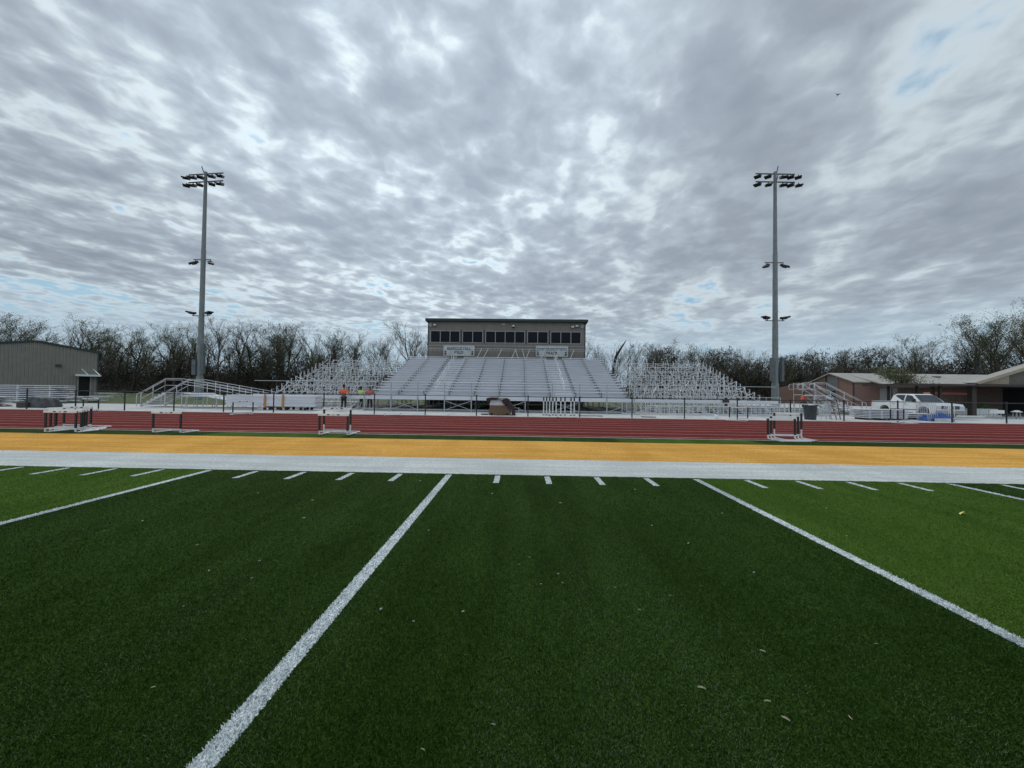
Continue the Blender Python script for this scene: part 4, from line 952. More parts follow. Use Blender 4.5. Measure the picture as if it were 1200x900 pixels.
# rack of nested grey frames and the blue tarpaulin heap
nf = thing('frame_rack', 'nested grey bent metal frames stacked upright in front of the white truck', 'frame stack', (27.75, 24.0, 0.012))
for k in range(6):
    x = -0.55 + 0.12*k; 
    MB().tube([(x,-0.35,0.0),(x-0.06,-0.33,0.9),(x,-0.2,1.15),(x+0.05,0.2,1.15),(x,0.33,0.9),(x+0.06,0.35,0.0)], 0.018, 6).build('bent_frame', M['alu'], nf, smooth=True)
    if k % 2 == 0: MB().tube([(x,-0.34,0.45),(x,0.34,0.45)],0.03,6).build('crossbar', M['alu'], nf)
bh = thing('blue_tarp_heap', 'blue tarpaulin over a low heap before the truck bumper', 'covered heap', (28.05, 24.0, 0.012))
drape('', '', '', None, 0.70, 0.42, 0.60, None, 5.5, 0.4).build('tarpaulin', M['tarp_blue'], bh, smooth=True); MB().box(-0.6,0.3,-0.65,-0.47,0.0,0.2).build('timber_edge', M['concrete'], bh)
o = MB(); 
for k in range(4): o.tube([(0.12*k,-0.2,0),(0.12*k+0.05,-0.15,0.95),(0.12*k+0.1,0.1,0.95),(0.12*k,0.2,0)],0.025,6)
o = o.build('bent_frames', M['white_worn'], smooth=True); o.location = (28.75, 24.1, 0.012); tag(o, 'pale bent frames standing at the right end of the blue tarpaulin', 'frame stack')

# ------------------------------------------------------------------ pickup truck
tk = thing('pickup_truck', 'white crew cab pickup truck parked facing the track beside the long brick building', 'truck', (31.05, 25.8, 0.012), 0)
# local: front at y=0 looking -y, length to +y ; width along x
TL = 5.9
side = [(0.02,0.42),(0.0,0.62),(0.03,0.98),(0.10,1.10),(1.25,1.19),(1.35,1.20),(2.05,1.76),(2.35,1.84),(3.55,1.84),(3.86,1.72),(3.98,1.24),(TL-0.02,1.22),(TL,0.60),(TL-0.05,0.42)]
def tw(z): return 0.98 if z < 1.05 else 0.98 - (z-1.05)*0.30
bd = MB(); vs = []
arc = [(1.52,0.42),(1.50,0.62),(1.36,0.82),(1.12,0.90),(0.88,0.90),(0.66,0.82),(0.52,0.62),(0.50,0.42)]
arc2 = [(TL-0.88,0.42),(TL-0.90,0.62),(TL-1.04,0.82),(TL-1.28,0.90),(TL-1.50,0.90),(TL-1.72,0.82),(TL-1.86,0.62),(TL-1.88,0.42)]
poly = side + [(TL-0.88,0.42)] + arc2[1:] + [(1.52,0.42)] + arc[1:]
n = len(poly)
for s in (-1, 1):
    for (y, z) in poly: vs.append((s*tw(z), y, z))
bd.add(vs, [tuple(range(n)), tuple(reversed(range(n, 2*n)))] + [(i, i+n, (i+1)%n+n, (i+1)%n) for i in range(n)])
bdo = bd.build('body', M['car_white'], tk, bevel=0.02)
def sidepane(pts, s): # pts (y,z) slightly proud of the side
    return [(s*(tw(z)+0.006), y, z) for y, z in pts]
for s in (-1, 1):
    for pts in ([(1.62,1.26),(2.13,1.70),(2.62,1.76),(2.66,1.26)], [(2.76,1.26),(2.74,1.76),(3.45,1.76),(3.66,1.68),(3.74,1.26)]):
        v = sidepane(pts, s); MB().add(v, [(0,1,2,3)] if s > 0 else [(3,2,1,0)]).build('side_window', M['car_glass'], tk)
    ln = MB(); ln.box(s*0.985-0.004, s*0.985+0.004, 1.60, 3.9, 0.60, 0.66); ln.box(s*0.984-0.003, s*0.984+0.003, 2.70, 2.715, 0.5, 1.2); ln.box(s*0.984-0.003, s*0.984+0.003, 3.92, 3.935, 0.45, 1.2); ln.box(s*0.984-0.003, s*0.984+0.003, 1.575, 1.59, 0.5, 1.2)
    ln.build('door_seam', M['galv_dark'], tk)
    for yy in (2.45, 3.55): MB().box(s*0.99-0.015, s*0.99+0.015, yy, yy+0.16, 1.06, 1.09).build('door_handle', M['black'], tk)
    mr_ = MB().box(s*1.02, s*1.02+s*0.22, 1.55, 1.63, 1.22, 1.46).build('mirror', M['black'], tk, bevel=0.02)
ws = [(-0.80,1.40,1.262),(0.80,1.40,1.262),(0.70,2.03,1.765),(-0.70,2.03,1.765)]
MB().add([(x, y-0.01, z+0.012) for x, y, z in ws], [(0,1,2,3)]).build('windscreen', M['car_glass'], tk)
MB().add([(-0.7,3.90,1.66),(0.7,3.90,1.66),(0.8,3.995,1.28),(-0.8,3.995,1.28)], [(3,2,1,0)]).build('rear_window', M['car_glass'], tk)
MB().box(-0.60,0.60,-0.03,0.012,0.74,0.98).build('grille', M['black'], tk, bevel=0.01)
g_ = MB(); [g_.box(-0.58,0.58,-0.036,-0.031,0.77+0.07*k,0.785+0.07*k) for k in range(3)]; g_.build('grille_bar', M['chrome'], tk)
for s in (-1,1): MB().box(s*0.80-0.17,s*0.80+0.17,-0.028,0.02,0.76,0.96).build('headlight', M['headlight'], tk, bevel=0.01)
MB().box(-0.99,0.99,-0.12,0.02,0.44,0.66).build('bumper', M['chrome'], tk, bevel=0.02)
MB().box(-0.98,0.98,TL-0.02,TL+0.1,0.45,0.62).build('bumper', M['chrome'], tk, bevel=0.02)
MB().box(-0.80,0.80,4.1,TL-0.15,1.225,1.26).build('bed_cover', M['galv_dark'], tk)
for s in (-1,1):
    MB().box(s*0.985-0.02, s*0.985+0.02, TL-0.01, TL+0.02, 0.85, 1.15).build('tail_light', M['hi_red'], tk)
    for yy in (1.01, TL-1.39):
        wh = MB().tube([(s*0.74,yy,0.38),(s*0.97,yy,0.38)], 0.38, 22).build('wheel', M['rubber'], tk)
        MB().tube([(s*0.93,yy,0.38),(s*0.985,yy,0.38)], 0.22, 16).build('rim', M['chrome'], wh)
tk.rotation_euler = (0,0,R(-3)); tk.scale = (0.93,0.84,0.95)

# ------------------------------------------------------------------ brick school building (long) on the right
bb = thing('brick_school', 'long low red brown brick building with tan metal roof behind the truck', 'building', (51.6, 56, 0))
GX, YN, YF, XE = 51.6, 56.0, 64.0, 80.0; YR = 60.0; ze, zr = 3.65, 5.05
OFF = (51.6, 56, 0)
w_ = MB(); w_.prism([(YN,0),(YF,0),(YF,ze),(YR,zr-0.1),(YN,ze)], 'x', GX, XE)
w_.build('wall', M['brick'], bb, OFF)
ov = MB(); ov.prism([(YN-3.2,ze-0.75),(YR,zr),(YF+0.5,ze-0.12),(YF+0.5,ze+0.02),(YR,zr+0.14),(YN-3.2,ze-0.6)], 'x', GX+2.2, XE+0.5); 
ov.prism([(YN-0.4,ze-0.1),(YR,zr),(YF+0.5,ze-0.12),(YF+0.5,ze+0.02),(YR,zr+0.14),(YN-0.4,ze+0.04)], 'x', GX-0.3, GX+2.2)
rfo = ov.build('roof', M['roof_tan'], bb, OFF)
for x in (61.5, 66.0): MB().box(x-0.35,x+0.35,57.6,58.3,4.1,4.75).build('roof_vent', M['galv_dark'], rfo, OFF)
MB().box(GX-0.06, GX-0.003, 58.6, 60.6, 0, 4.6).build('grey_panel', M['panel_grey'], bb, OFF)
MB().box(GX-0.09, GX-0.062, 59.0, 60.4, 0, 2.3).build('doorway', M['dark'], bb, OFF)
MB().box(GX-0.12, GX-0.063, 60.62, 60.9, 0, 4.9).build('pilaster', M['brown_steel'], bb, OFF)
MB().box(GX-0.05, GX+0.1, YN-0.1, YN+0.05, 0, 3.5).build('downpipe', M['brown_steel'], bb, OFF)
MB().prism([(YF,0),(YF+9,0),(YF+9,2.9),(YF,4.1)], 'x', GX+0.6, GX+14).build('rear_wing', M['brick'], bb, OFF)
for x in range(5):
    xx = 55.5+5*x; fr_ = MB().box(xx,xx+3.6,YN-0.05,YN-0.003,0.9,2.7).build('window', M['window_frame'], bb, OFF)
    MB().box(xx+0.1,xx+1.75,YN-0.07,YN-0.052,1.0,2.6).box(xx+1.85,xx+3.5,YN-0.07,YN-0.052,1.0,2.6).build('pane', M['glass_dark'], fr_)
for x in (54.4, 59, 63.6, 68.2, 72.8, 77.4): MB().box(x-0.08,x+0.08,YN-3.0,YN-2.84,0,ze-0.72).build('porch_post', M['brown_steel'], bb, OFF)

# near building with gable and covered walkway
nb = thing('gable_building', 'dark brick building with tan edged gable and deep porch at the right edge', 'building', (38.3, 30, 0))
OFF = (38.3, 30, 0)
MB().prism([(37.7,2.62),(48.0,5.98),(58,2.9),(58,2.62)], 'y', 29.7, 29.9).build('gable_face', M['stucco'], nb, OFF)
MB().prism([(37.75,2.63),(40.0,2.63),(40.0,3.36)], 'y', 29.62, 29.69).build('gable_return', M['fascia_tan'], nb, OFF)
rf = MB().prism([(37.4,2.64),(48.0,6.05),(59,2.6),(59,2.9),(48.0,6.35),(36.9,2.72)], 'y', 29.3, 30.1).build('roof', M['roof_tan'], nb, OFF)
MB().prism([(37.2,2.61),(48.0,6.02),(48.0,6.37),(36.85,2.71)], 'y', 29.18, 29.298).build('fascia', M['fascia_tan'], rf, OFF)
MB().box(41.0,58,33.2,41,2.44,2.62).build('flat_roof', M['brown_steel'], nb, OFF)
MB().box(31.9,58,29.3,33.2,2.44,2.60).build('walkway_roof', M['brown_steel'], nb, OFF)
MB().box(41.9,43.85,33.0,40,0,2.43).build('brick_wall', M['brick_dark'], nb, OFF)
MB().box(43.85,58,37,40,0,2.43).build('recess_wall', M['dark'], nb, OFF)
for (x,y,w2) in ((33.9,30.6,0.14),(35.3,30.2,0.16),(37.7,30.1,0.34),(42.9,30.0,0.2),(33.9,32.9,0.14),(37.7,32.9,0.2)): MB().box(x-w2/2,x+w2/2,y-w2/2,y+w2/2,0,2.435).build('porch_post', M['brown_steel'], nb, OFF)
o = MB().lathe((0,0,0),[(0.12,0),(0.12,0.1)],12).build('gable_lamp', M['white_paint'], nb); o.rotation_euler = (R(90),0,0); o.location = (3.9, -0.32, 3.2)
# things under the porch
pl = thing('planter_box', 'long white planter box with green plants before the dark porch', 'planter', (39.7, 31.3, 0.012))
for k in range(3): MB().box(-1.1+0.75*k,-0.38+0.75*k,-0.35,0.35,0.12,0.62).build('tub', M['white_worn'], pl, bevel=0.02)
MB().box(-1.15,1.3,-0.45,0.45,0.0,0.10).build('pallet', M['white_worn'], pl)
pg_ = MB(); rnd = random.Random(3)
for k in range(260):
    x = rnd.uniform(-1.0,0.6); y = rnd.uniform(-0.3,0.3); z = 0.6+rnd.uniform(0,0.38); s = 0.06; a = rnd.uniform(0,3.1)
    pg_.quad((x,y,z),(x+s*math.cos(a),y+s*math.sin(a),z+0.02),(x+s*math.cos(a),y+s*math.sin(a),z+0.11),(x,y,z+0.09))
pg_.build('foliage', M['plant'], pl)
o = MB().box(-1.1,1.1,-0.1,0.1,0,0.10).build('loose_board', M['white_paint']); o.location = (36.9, 29.6, 0.012); tag(o, 'long white board lying on the paving left of the planter', 'board')
for x, y, m, lab in ((35.6, 26.9, 'white_paint', 'square white topped stool near the far right fence post'), (38.0, 27.7, 'white_worn', 'round white topped stool at the far right edge')):
    s_ = thing('stool', lab, 'stool', (x, y, 0.012), 0, 'two white stools at the right end of the apron')
    (MB().box(-0.25,0.25,-0.2,0.2,0.42,0.66) if m == 'white_paint' else MB().lathe((0,0,0.50),[(0.28,0),(0.28,0.03),(0.08,0.14)],14)).build('seat', M['white_paint'], s_)
    for (a, b) in ((-0.14,-0.12),(0.14,-0.12),(-0.14,0.12),(0.14,0.12)): MB().tube([(a,b,0),(a*0.8,b*0.8,0.5)],0.025,6).build('leg', M['galv'], s_)
gc = thing('golf_cart', 'golf cart with faded red roof parked under the walkway behind the truck', 'golf cart', (39.6, 33.6, 0.012), R(-20))
MB().box(-1.2,1.2,-0.55,0.55,1.76,1.93).build('roof', M['red_vinyl'], gc, bevel=0.04)
for (x,y) in ((-1.05,-0.5),(-1.05,0.5),(1.0,-0.5),(1.0,0.5)): MB().bar((x*0.9,y,0.8),(x,y,1.83),0.04).build('roof_post', M['black'], gc)
MB().prism([(-1.25,0.3),(1.25,0.3),(1.3,0.6),(1.0,0.95),(0.6,0.98),(0.5,0.5),(-0.1,0.5),(-0.15,0.8),(-1.2,0.85)], 'y', -0.58, 0.58).build('body', M['bin'], gc, bevel=0.03)
MB().box(-0.7,-0.15,-0.5,0.5,0.86,1.0).build('seat', M['dark'], gc)
for (x,y) in ((-0.8,-0.58),(0.85,-0.58),(-0.8,0.58),(0.85,0.58)): MB().tube([(x,y-0.08,0.23),(x,y+0.08,0.23)],0.23,14).build('wheel', M['rubber'], gc)

# picnic table far left
pt = thing('picnic_table', 'grey picnic table on the far lawn right of the metal building', 'table', (-45.0, 40.0, 0))
MB().box(-1.2,1.2,-0.4,0.4,0.72,0.77).build('table_top', M['alu'], pt)
for y in (-0.8,0.8): MB().box(-1.2,1.2,y-0.13,y+0.13,0.42,0.46).build('bench_seat', M['alu'], pt)
for x in (-0.9,0.9):
    for s in (-1,1): MB().bar((x,s*0.9,0),(x,s*0.25,0.72),0.05).build('leg', M['galv'], pt)
    MB().bar((x,-0.8,0.42),(x,0.8,0.42),0.05).build('crossbar', M['galv'], pt)

# ------------------------------------------------------------------ people
def skin_mesh(name, pts, edges_, rad, m, parent=None, sub=1):
    me = bpy.data.meshes.new(name); me.from_pydata(pts, edges_, []); o = bpy.data.objects.new(name, me); COL.objects.link(o)
    md = o.modifiers.new('skin', 'SKIN'); md.use_smooth_shade = True
    for i, r in enumerate(rad): me.skin_vertices[0].data[i].radius = (r[0], r[1]) if isinstance(r, tuple) else (r, r)
    me.skin_vertices[0].data[0].use_root = True
    s = o.modifiers.new('sub', 'SUBSURF'); s.levels = sub; s.render_levels = sub
    dg = bpy.context.evaluated_depsgraph_get(); me2 = bpy.data.meshes.new_from_object(o.evaluated_get(dg)); bpy.data.objects.remove(o)
    me2.materials.clear(); me2.materials.append(m)
    o = bpy.data.objects.new(name, me2); COL.objects.link(o)
    if parent is not None: o.parent = parent
    return o
def person(loc, rz, lab, shirt, armpose, h=1.78, crouch=0.0):
    t = thing('person', lab, 'person', loc, rz, 'workers in bright shirts around the bleachers')
    k = h/1.78; P = []; E_ = []; Rd = []
    def v(x, y, z, r): P.append((x*k, y*k, z*k)); Rd.append(tuple(q*k for q in r) if isinstance(r, tuple) else r*k); return len(P)-1
    def e(a, b): E_.append((a, b))
    c = crouch
    pel = v(0,0,0.95-c,(0.15,0.10)); wa = v(0,0.0,1.10-c,(0.14,0.10)); ch = v(0,0,1.32-c,(0.17,0.115)); nb_ = v(0,0,1.47-c,(0.075,0.075)); nk = v(0,0,1.53-c,0.055); hd = v(0,-0.02,1.66-c,(0.082,0.10)); ht = v(0,-0.01,1.745-c,(0.06,0.075))
    for a, b in ((pel,wa),(wa,ch),(ch,nb_),(nb_,nk),(nk,hd),(hd,ht)): e(a,b)
    hands = []
    for s in (-1,1):
        hp_ = v(s*0.09,0,0.88-c,(0.095,0.10)); kn = v(s*0.12,-0.03-c*0.6,0.50-c*0.4,0.06); an = v(s*0.13,0.02,0.09,0.042); fr2 = v(s*0.14,-0.13,0.035,(0.045,0.03))
        e(pel,hp_); e(hp_,kn); e(kn,an); e(an,fr2)
        sh = v(s*0.19,0,1.42-c,0.062)
        el, ha = armpose(s); ev = v(s*el[0], el[1], el[2]-c, 0.042); hv = v(s*ha[0], ha[1], ha[2]-c, 0.03)
        e(ch,sh); e(sh,ev); e(ev,hv)
        d = (Vector((s*ha[0],ha[1],ha[2]))-Vector((s*el[0],el[1],el[2]))).normalized(); pm_ = Vector((s*ha[0],ha[1],ha[2]-c))+d*0.07
        pv = v(*pm_, (0.038,0.022)); e(hv,pv)
        side_ = d.cross(Vector((0,1,0.2))).normalized()
        for q in range(4):
            f = pm_+side_*(q-1.5)*0.02+d*(0.05 if q in (0,) else 0.065 if q < 3 else 0.055); fi = v(*f, 0.0085); e(pv,fi); f2 = f+d*0.025+Vector((0,-0.012,0)); fi2 = v(*f2, 0.007); e(fi,fi2)
        th = pm_ - d*0.03 + side_*s*0.045; ti = v(*th, 0.009); e(hv,ti)
    skin_mesh('body', P, E_, Rd, M['skin'], t, 1)
    def garment(name, idx, extra, m):
        mp = {}; pp = []; rd = []; ee = []
        for i in idx: mp[i] = len(pp); pp.append(P[i]); r = Rd[i]; rd.append((r[0]+extra, r[1]+extra) if isinstance(r, tuple) else r+extra)
        for a, b in E_:
            if a in mp and b in mp: ee.append((mp[a], mp[b]))
        return skin_mesh(name, pp, ee, rd, m, t, 1)
    per = 4+1+2+1+8+1
    L0 = 7; R0 = 7+ (len(P)-7)//2
    garment('shirt', [wa, ch, nb_, L0+4, L0+5, R0+4, R0+5], 0.018, shirt)
    garment('trousers', [pel, L0, L0+1, L0+2, R0, R0+1, R0+2], 0.016, M['trousers'])
    hm = MB().sphere((0,0.0,(1.70-c)*k), 0.108*k, 14, 8, (0.9,1.05,0.95)); hv_ = [p for p in hm.v]
    hr_ = hm.build('hair', M['hair'], t, smooth=True); hr_.location = (0, 0.025, 0.03)
    fc = MB(); zc = (1.655-c)*k
    for s in (-1,1): fc.sphere((s*0.033*k,-0.108*k,zc+0.01), 0.012, 8, 6)
    fc.sphere((0,-0.122*k,zc-0.02), 0.016, 8, 6, (0.8,1,1.3)); fc.box(-0.025,0.025,-0.116*k,-0.108*k,zc-0.062,zc-0.052)
    fc.sphere((-0.088*k,0,zc),0.022,8,6,(0.5,1,1.4)); fc.sphere((0.088*k,0,zc),0.022,8,6,(0.5,1,1.4))
    fc.build('face', M['skin'], t)
    return t
out_arm = lambda s: ((0.36,-0.05,1.22),(0.30,-0.25,1.12))
up_arm = lambda s: ((0.30,-0.15,1.22),(0.26,-0.42,1.30))
down_arm = lambda s: ((0.27,0.02,1.14),(0.29,-0.08,0.88))
person((-11.55, 26.3, 0.012), R(175), 'person in safety orange shirt and dark trousers standing before the left bleacher frame', M['hi_orange'], out_arm, 1.86)
person((-11.45, 28.9, 0.012), R(160), 'person in yellow green shirt half hidden in the left bleacher frame', M['hi_yellow'], up_arm, 1.75)
person((-10.75, 29.0, 0.012), R(200), 'person in faded red shirt half hidden at the left corner of the grandstand', M['hi_red'], down_arm, 1.74)
person((25.3, 31.3, 0.012), R(20), 'person in orange shirt behind the rail panels above the charcoal bin', M['hi_orange'], down_arm, 1.76)

# bird
bd_ = MB().sphere((0,0,0),0.12,10,8,(0.6,1.8,0.6)); bd_.add([(0,0.08,0.02),(0,-0.1,0.02),(0.5,-0.05,0.16),(0.45,0.02,0.15)],[(0,1,2,3)]); bd_.add([(0,0.08,0.02),(0,-0.1,0.02),(-0.5,-0.05,0.12),(-0.45,0.02,0.11)],[(3,2,1,0)]); bd_.add([(0,0.15,0),(0.06,0.4,0),(-0.06,0.4,0)],[(0,1,2)])
o = bd_.build('bird', M['bird']); o.location = (53, 60, 51); tag(o, 'tiny dark bird flying high in the clouds at upper right', 'bird')

# ------------------------------------------------------------------ trees
def tree_proto(seed, H, spread, leaf, twigm, leafm, barkm, trunk_r=0.22, lowfork=0.25, ntw=1.0, leafsize=0.16):
    rnd = random.Random(seed); tr = MB(); cr = MB(); tips = []
    def grow(p, d, L_, r, lvl):
        n = 4 if lvl < 2 else 3; pts = [p]; q = p.copy(); dd = d.copy(); rads = [r]
        for i in range(n):
            dd = (dd + Vector((rnd.gauss(0,0.13), rnd.gauss(0,0.13), rnd.gauss(0.03,0.08)))).normalized(); q = q + dd*L_/n; pts.append(q.copy()); rads.append(max(0.012, r*(1-0.62*(i+1)/n)))
        if lvl <= 2: tr.tube(pts, rads, 6 if lvl == 0 else (5 if lvl == 1 else 4), cap=False)
        else: cr.tube(pts, [max(0.011, x) for x in rads], 3, cap=False)
        if lvl >= 4:
            tips.append(pts[-1]); tips.append(pts[len(pts)//2]); return
        nb2 = {0: rnd.randint(8,11), 1: rnd.randint(5,7), 2: rnd.randint(4,6), 3: rnd.randint(3,5)}[lvl]
        if lvl >= 2: nb2 = max(2, int(nb2*ntw))
        for k in range(nb2):
            f = (lowfork + (1-lowfork)*(k+rnd.random())/nb2) if lvl == 0 else 0.2+0.8*(k+rnd.random())/nb2
            j = min(n-1, int(f*n)); a = pts[j].lerp(pts[j+1], f*n-j)
            ax = rnd.uniform(0, 2*math.pi); el = rnd.uniform(0.35, 0.95)*spread if lvl == 0 else rnd.uniform(0.4, 0.9)
            perp = Vector((math.cos(ax), math.sin(ax), 0)); 
            nd = (dd.normalized()*math.cos(el) + perp*math.sin(el) + Vector((0,0,0.22))).normalized()
            ll_ = L_*(0.60 if lvl == 0 else 0.55)*rnd.uniform(0.65,1.15)*(1.1-0.45*f if lvl == 0 else 1)
            grow(a, nd, ll_, rads[j]*rnd.uniform(0.42,0.62), lvl+1)
    grow(Vector((0,0,0)), Vector((rnd.gauss(0,0.05),rnd.gauss(0,0.05),1)).normalized(), H*0.78, trunk_r, 0)
    if leaf:
        lf = MB()
        for p in tips:
            for _ in range(leaf):
                c = p + Vector((rnd.gauss(0,0.28), rnd.gauss(0,0.28), rnd.gauss(0,0.22))); s = leafsize*rnd.uniform(0.5,1.2)
                a = Vector((rnd.gauss(0,1),rnd.gauss(0,1),rnd.gauss(0,1))).normalized(); b = a.orthogonal().normalized()
                lf.quad(c-a*s, c-b*s*0.55, c+a*s, c+b*s*0.55)
        nv = len(cr.f); cr.add(lf.v, lf.f)
    t = thing('tree', 'x', 'tree')
    tr.build('trunk', barkm, t); c = cr.build('crown', [twigm, leafm], t)
    if leaf:
        mi = [0]*nv + [1]*(len(cr.f)-nv)
        if len(c.data.polygons) == len(mi): c.data.polygons.foreach_set('material_index', mi)
    KIDS(t); t['H'] = H
    return t
print('trees...')
PR = [tree_proto(11, 14, 1.0, 0, M['twig'], M['leaf_olive'], M['bark'], 0.24, 0.25, 0.8),
      tree_proto(12, 14, 0.8, 0, M['twig'], M['leaf_olive'], M['bark'], 0.20, 0.35, 0.85),
      tree_proto(13, 14, 1.1, 1, M['twig_olive'], M['leaf_olive'], M['bark_dark'], 0.27, 0.2, 0.85, 0.09),
      tree_proto(14, 14, 0.9, 2, M['twig_olive'], M['leaf_olive'], M['bark'], 0.22, 0.3, 0.8, 0.10),
      tree_proto(15, 14, 0.75, 0, M['twig'], M['leaf_olive'], M['bark'], 0.18, 0.35, 0.7, 0.10),
      tree_proto(16, 14, 0.9, 3, M['twig_olive'], M['leaf_dark'], M['bark_dark'], 0.22, 0.15, 0.9, 0.12)]
def top_h(x): # height of the wood's skyline at 80 m
    pts = [(-150,16),(-105,15.6),(-92,14.6),(-78,15.0),(-62,15.8),(-48,14.6),(-38,13.4),(-30,13.0),(-22,15.2),(-10,13.5),(10,12.5),(20,12.5),(29,13.0),(36,12.0),(48,12.3),(56,11.2),(64,10.6),(75,11.4),(88,13.2),(97,15.0),(106,20.0),(125,19),(160,17)]
    for (a, ha), (b, hb) in zip(pts, pts[1:]):
        if a <= x <= b: return ha+(hb-ha)*(x-a)/(b-a)
    return 14
def region(x, kind):
    k = {0:'bare grey',1:'bare upright',2:'olive budding',3:'green tinged',4:'slim bare',5:'dark leafy'}[kind]
    if x < -60: r = 'behind the left metal building'
    elif x < -45: r = 'left of the left light pole'
    elif x < -22: r = 'between the left light pole and the left bleacher frame'
    elif x < -8: r = 'behind the left bleacher frame'
    elif x < 9: r = 'behind the grandstand and press box'
    elif x < 36: r = 'behind the right bleacher frame'
    elif x < 62: r = 'right of the right light pole'
    else: r = 'behind the long brick building'
    return '%s tree in the wood %s' % (k, r), 'trees of the wood ' + r
rnd = random.Random(21); used = set()
def put_tree(k, x, y, h, rz=None, lab=None, grp=None):
    s = h/14.3
    if lab is None: lab, grp = region(x*80/y if y > 80 else x, k)
    if k not in used:
        used.add(k); o = PR[k]; o.location = (x, y, -0.05); o.rotation_euler = (0,0,rnd.uniform(0,6)); o.scale = (s, s, s); o['label'] = lab; o['group'] = grp
    else: o = dup(PR[k], (x, y, -0.05), rnd.uniform(0, 6), lab, grp, (s*rnd.uniform(0.9,1.15),)*2+(s,))
    if 'H' in o: del o['H']
    return o
x = -128.0
while x < 132:
    dense = (x < -38) or (x > 30)
    y = rnd.uniform(74, 84) if x < 40 else rnd.uniform(78, 88)
    kind = rnd.choice([0,2,2,3,1,4]) if x < -38 else (rnd.choice([0,1,4,4,0]) if x < 30 else rnd.choice([0,2,3,4,1]))
    if -105 < x < -70: kind = rnd.choice([3,3,2])
    if x > 98: kind = rnd.choice([3,2,3])
    h = top_h(x)*rnd.uniform(0.84,1.03)*y/80
    put_tree(kind, x*y/80, y, h)
    x += rnd.uniform(3.2, 5.6) if dense else rnd.uniform(3.0, 5.0)
x = -150.0
while x < 160:
    y = rnd.uniform(90, 104); kind = rnd.choice([0,2,4,1,5] if (x < -38 or x > 36) else [0,1,4,0])
    put_tree(kind, x, y, top_h(x*0.82)*rnd.uniform(0.76,0.94)*y/84); x += rnd.uniform(3.4, 6.0)
for (x, y, h, k) in ((31.5, 76, 10.5, 5), (37, 77, 10, 5), (43, 80, 9, 5), (-52, 80, 10, 5), (-58, 82, 9, 5), (-80, 84, 9.5, 5), (52, 84, 9, 5), (60, 84, 8.5, 5), (70, 86, 9, 5), (-44, 82, 9, 5)):
    put_tree(k, x, y, h)
# small spreading tree before the long brick building
st = tree_proto(31, 4.6, 1.25, 3, M['twig_olive'], M['leaf_olive'], M['bark_dark'], 0.12, 0.12, 0.8, 0.07)
st.location = (47.2, 44.5, 0); st.rotation_euler = (0,0,1.0); st.scale = (1.3,1.3,1.0); del st['H']; tag(st, 'small spreading olive tree standing before the long brick building', 'tree')
# leaning dead snag right of the press box
sn = thing('dead_tree', 'leaning dark dead trunk rising right of the press box', 'tree', (17.0, 62, 0))
MB().tube([(-0.2,0,0),(0.0,0,5),(0.5,0,7.6),(1.3,0,9.0),(2.2,0,10.4)], [0.34,0.28,0.22,0.17,0.06], 7).build('trunk', M['bark_dark'], sn)
MB().tube([(0.5,0,7.6),(0.7,0,8.6),(0.5,0,8.9)], [0.12,0.07,0.03], 6).build('branch_stub', M['bark_dark'], sn)
for c in KIDS(sn): c.scale = (1, 1, 1)

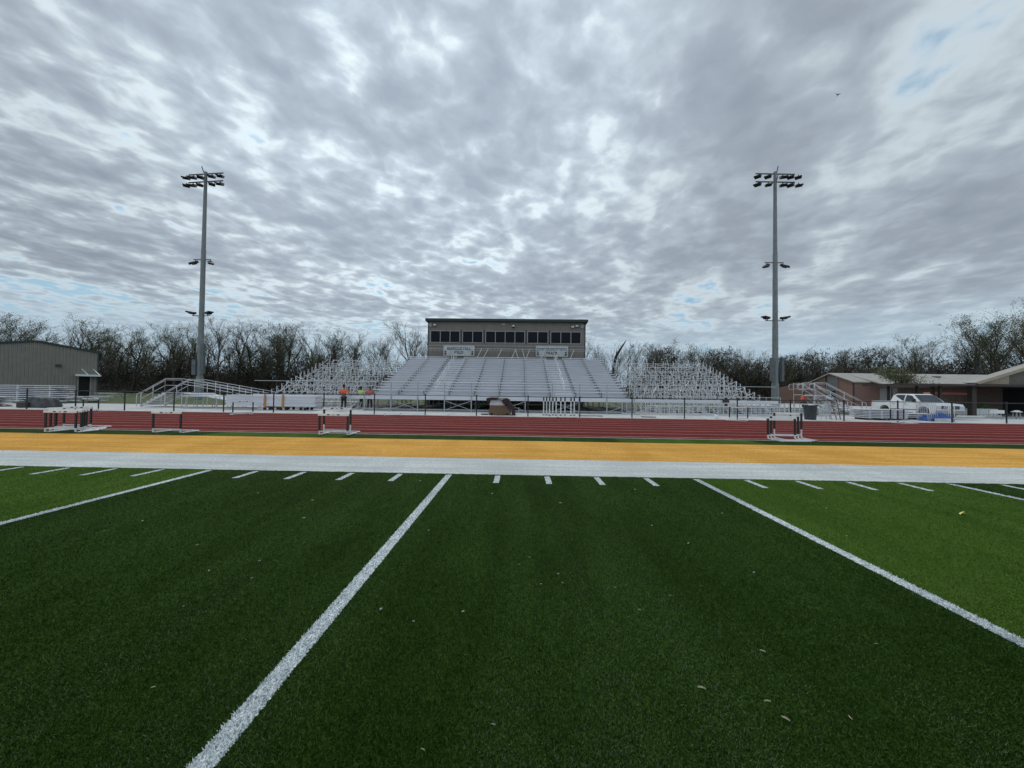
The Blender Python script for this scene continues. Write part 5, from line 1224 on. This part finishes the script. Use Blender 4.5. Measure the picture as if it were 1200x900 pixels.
# undergrowth: countless twiggy scrub at the foot of the wood
def undergrowth():
    rs = np.random.RandomState(4); V = []; 
    def cloud(n, x0, x1, y0, y1, hfun, size, dens=None):
        X = rs.uniform(x0, x1, n); Y = rs.uniform(y0, y1, n)
        H_ = np.array([hfun(a) for a in X])*(0.75+0.25*np.sin(X*0.9)+0.25*np.sin(X*0.37+1.3)); Z = H_*rs.uniform(0,1,n)**1.6
        C = np.stack([X,Y,Z],1); a = rs.normal(size=(n,3)); a[:,2] *= 1.6; a /= np.linalg.norm(a,axis=1)[:,None]; b = np.cross(a, rs.normal(size=(n,3))); b /= np.linalg.norm(b,axis=1)[:,None]
        s = (size*rs.uniform(0.5,1.3,n))[:,None]
        return np.stack([C-a*s, C-b*s*0.11, C+a*s, C+b*s*0.11],1).reshape(-1,3)
    def hu(x):
        pts = ((-200,9.5),(-60,9.5),(-40,8.5),(-28,5.0),(24,4.6),(36,9.0),(60,10.5),(200,10.5))
        for (a, ha), (b, hb) in zip(pts, pts[1:]):
            if a <= x <= b: return ha+(hb-ha)*(x-a)/(b-a)
        return 9
    A_ = np.concatenate([cloud(120000, -150, 150, 84, 92, hu, 0.55), cloud(60000, -190, 190, 100, 112, lambda x: hu(x)*1.1, 0.65),
                         cloud(150000, 34, 165, 86, 100, lambda x: 10.5 if x < 95 else 9.5, 0.60), cloud(80000, -165, -40, 86, 99, lambda x: 10.0, 0.60),
                         cloud(16000, -150, 150, 80, 83, lambda x: 2.6, 0.45)])
    n = len(A_)//4; me = bpy.data.meshes.new('undergrowth'); me.vertices.add(n*4); me.vertices.foreach_set('co', A_.astype(np.float32).ravel())
    me.loops.add(n*4); me.loops.foreach_set('vertex_index', np.arange(n*4)); me.polygons.add(n); me.polygons.foreach_set('loop_start', np.arange(n)*4); me.polygons.foreach_set('loop_total', np.full(n,4))
    me.materials.append(M['scrub']); me.update(); me.validate()
    o = bpy.data.objects.new('undergrowth', me); COL.objects.link(o); tag(o, 'dark tangled scrub filling the foot of the wood', None, None, 'stuff')
undergrowth()
# dark far edge of the wood, standing deep behind the trees
def far_wood():
    rs = random.Random(8); mb = MB(); n = 140
    for k in range(n):
        x = -260+520*k/n; h = 5.5+2.0*rs.random() if (x < -45 or x > 45) else 3.2+1.2*rs.random()
        mb.sphere((x, 135+rs.uniform(-3,3), h*0.33), h*0.66, 9, 6, (1.0,0.7,1.0))
    o = mb.build('far_wood', M['scrub']); tag(o, 'dense dark far side of the wood', None, None, 'stuff')
far_wood()
print('objects', len(bpy.data.objects))
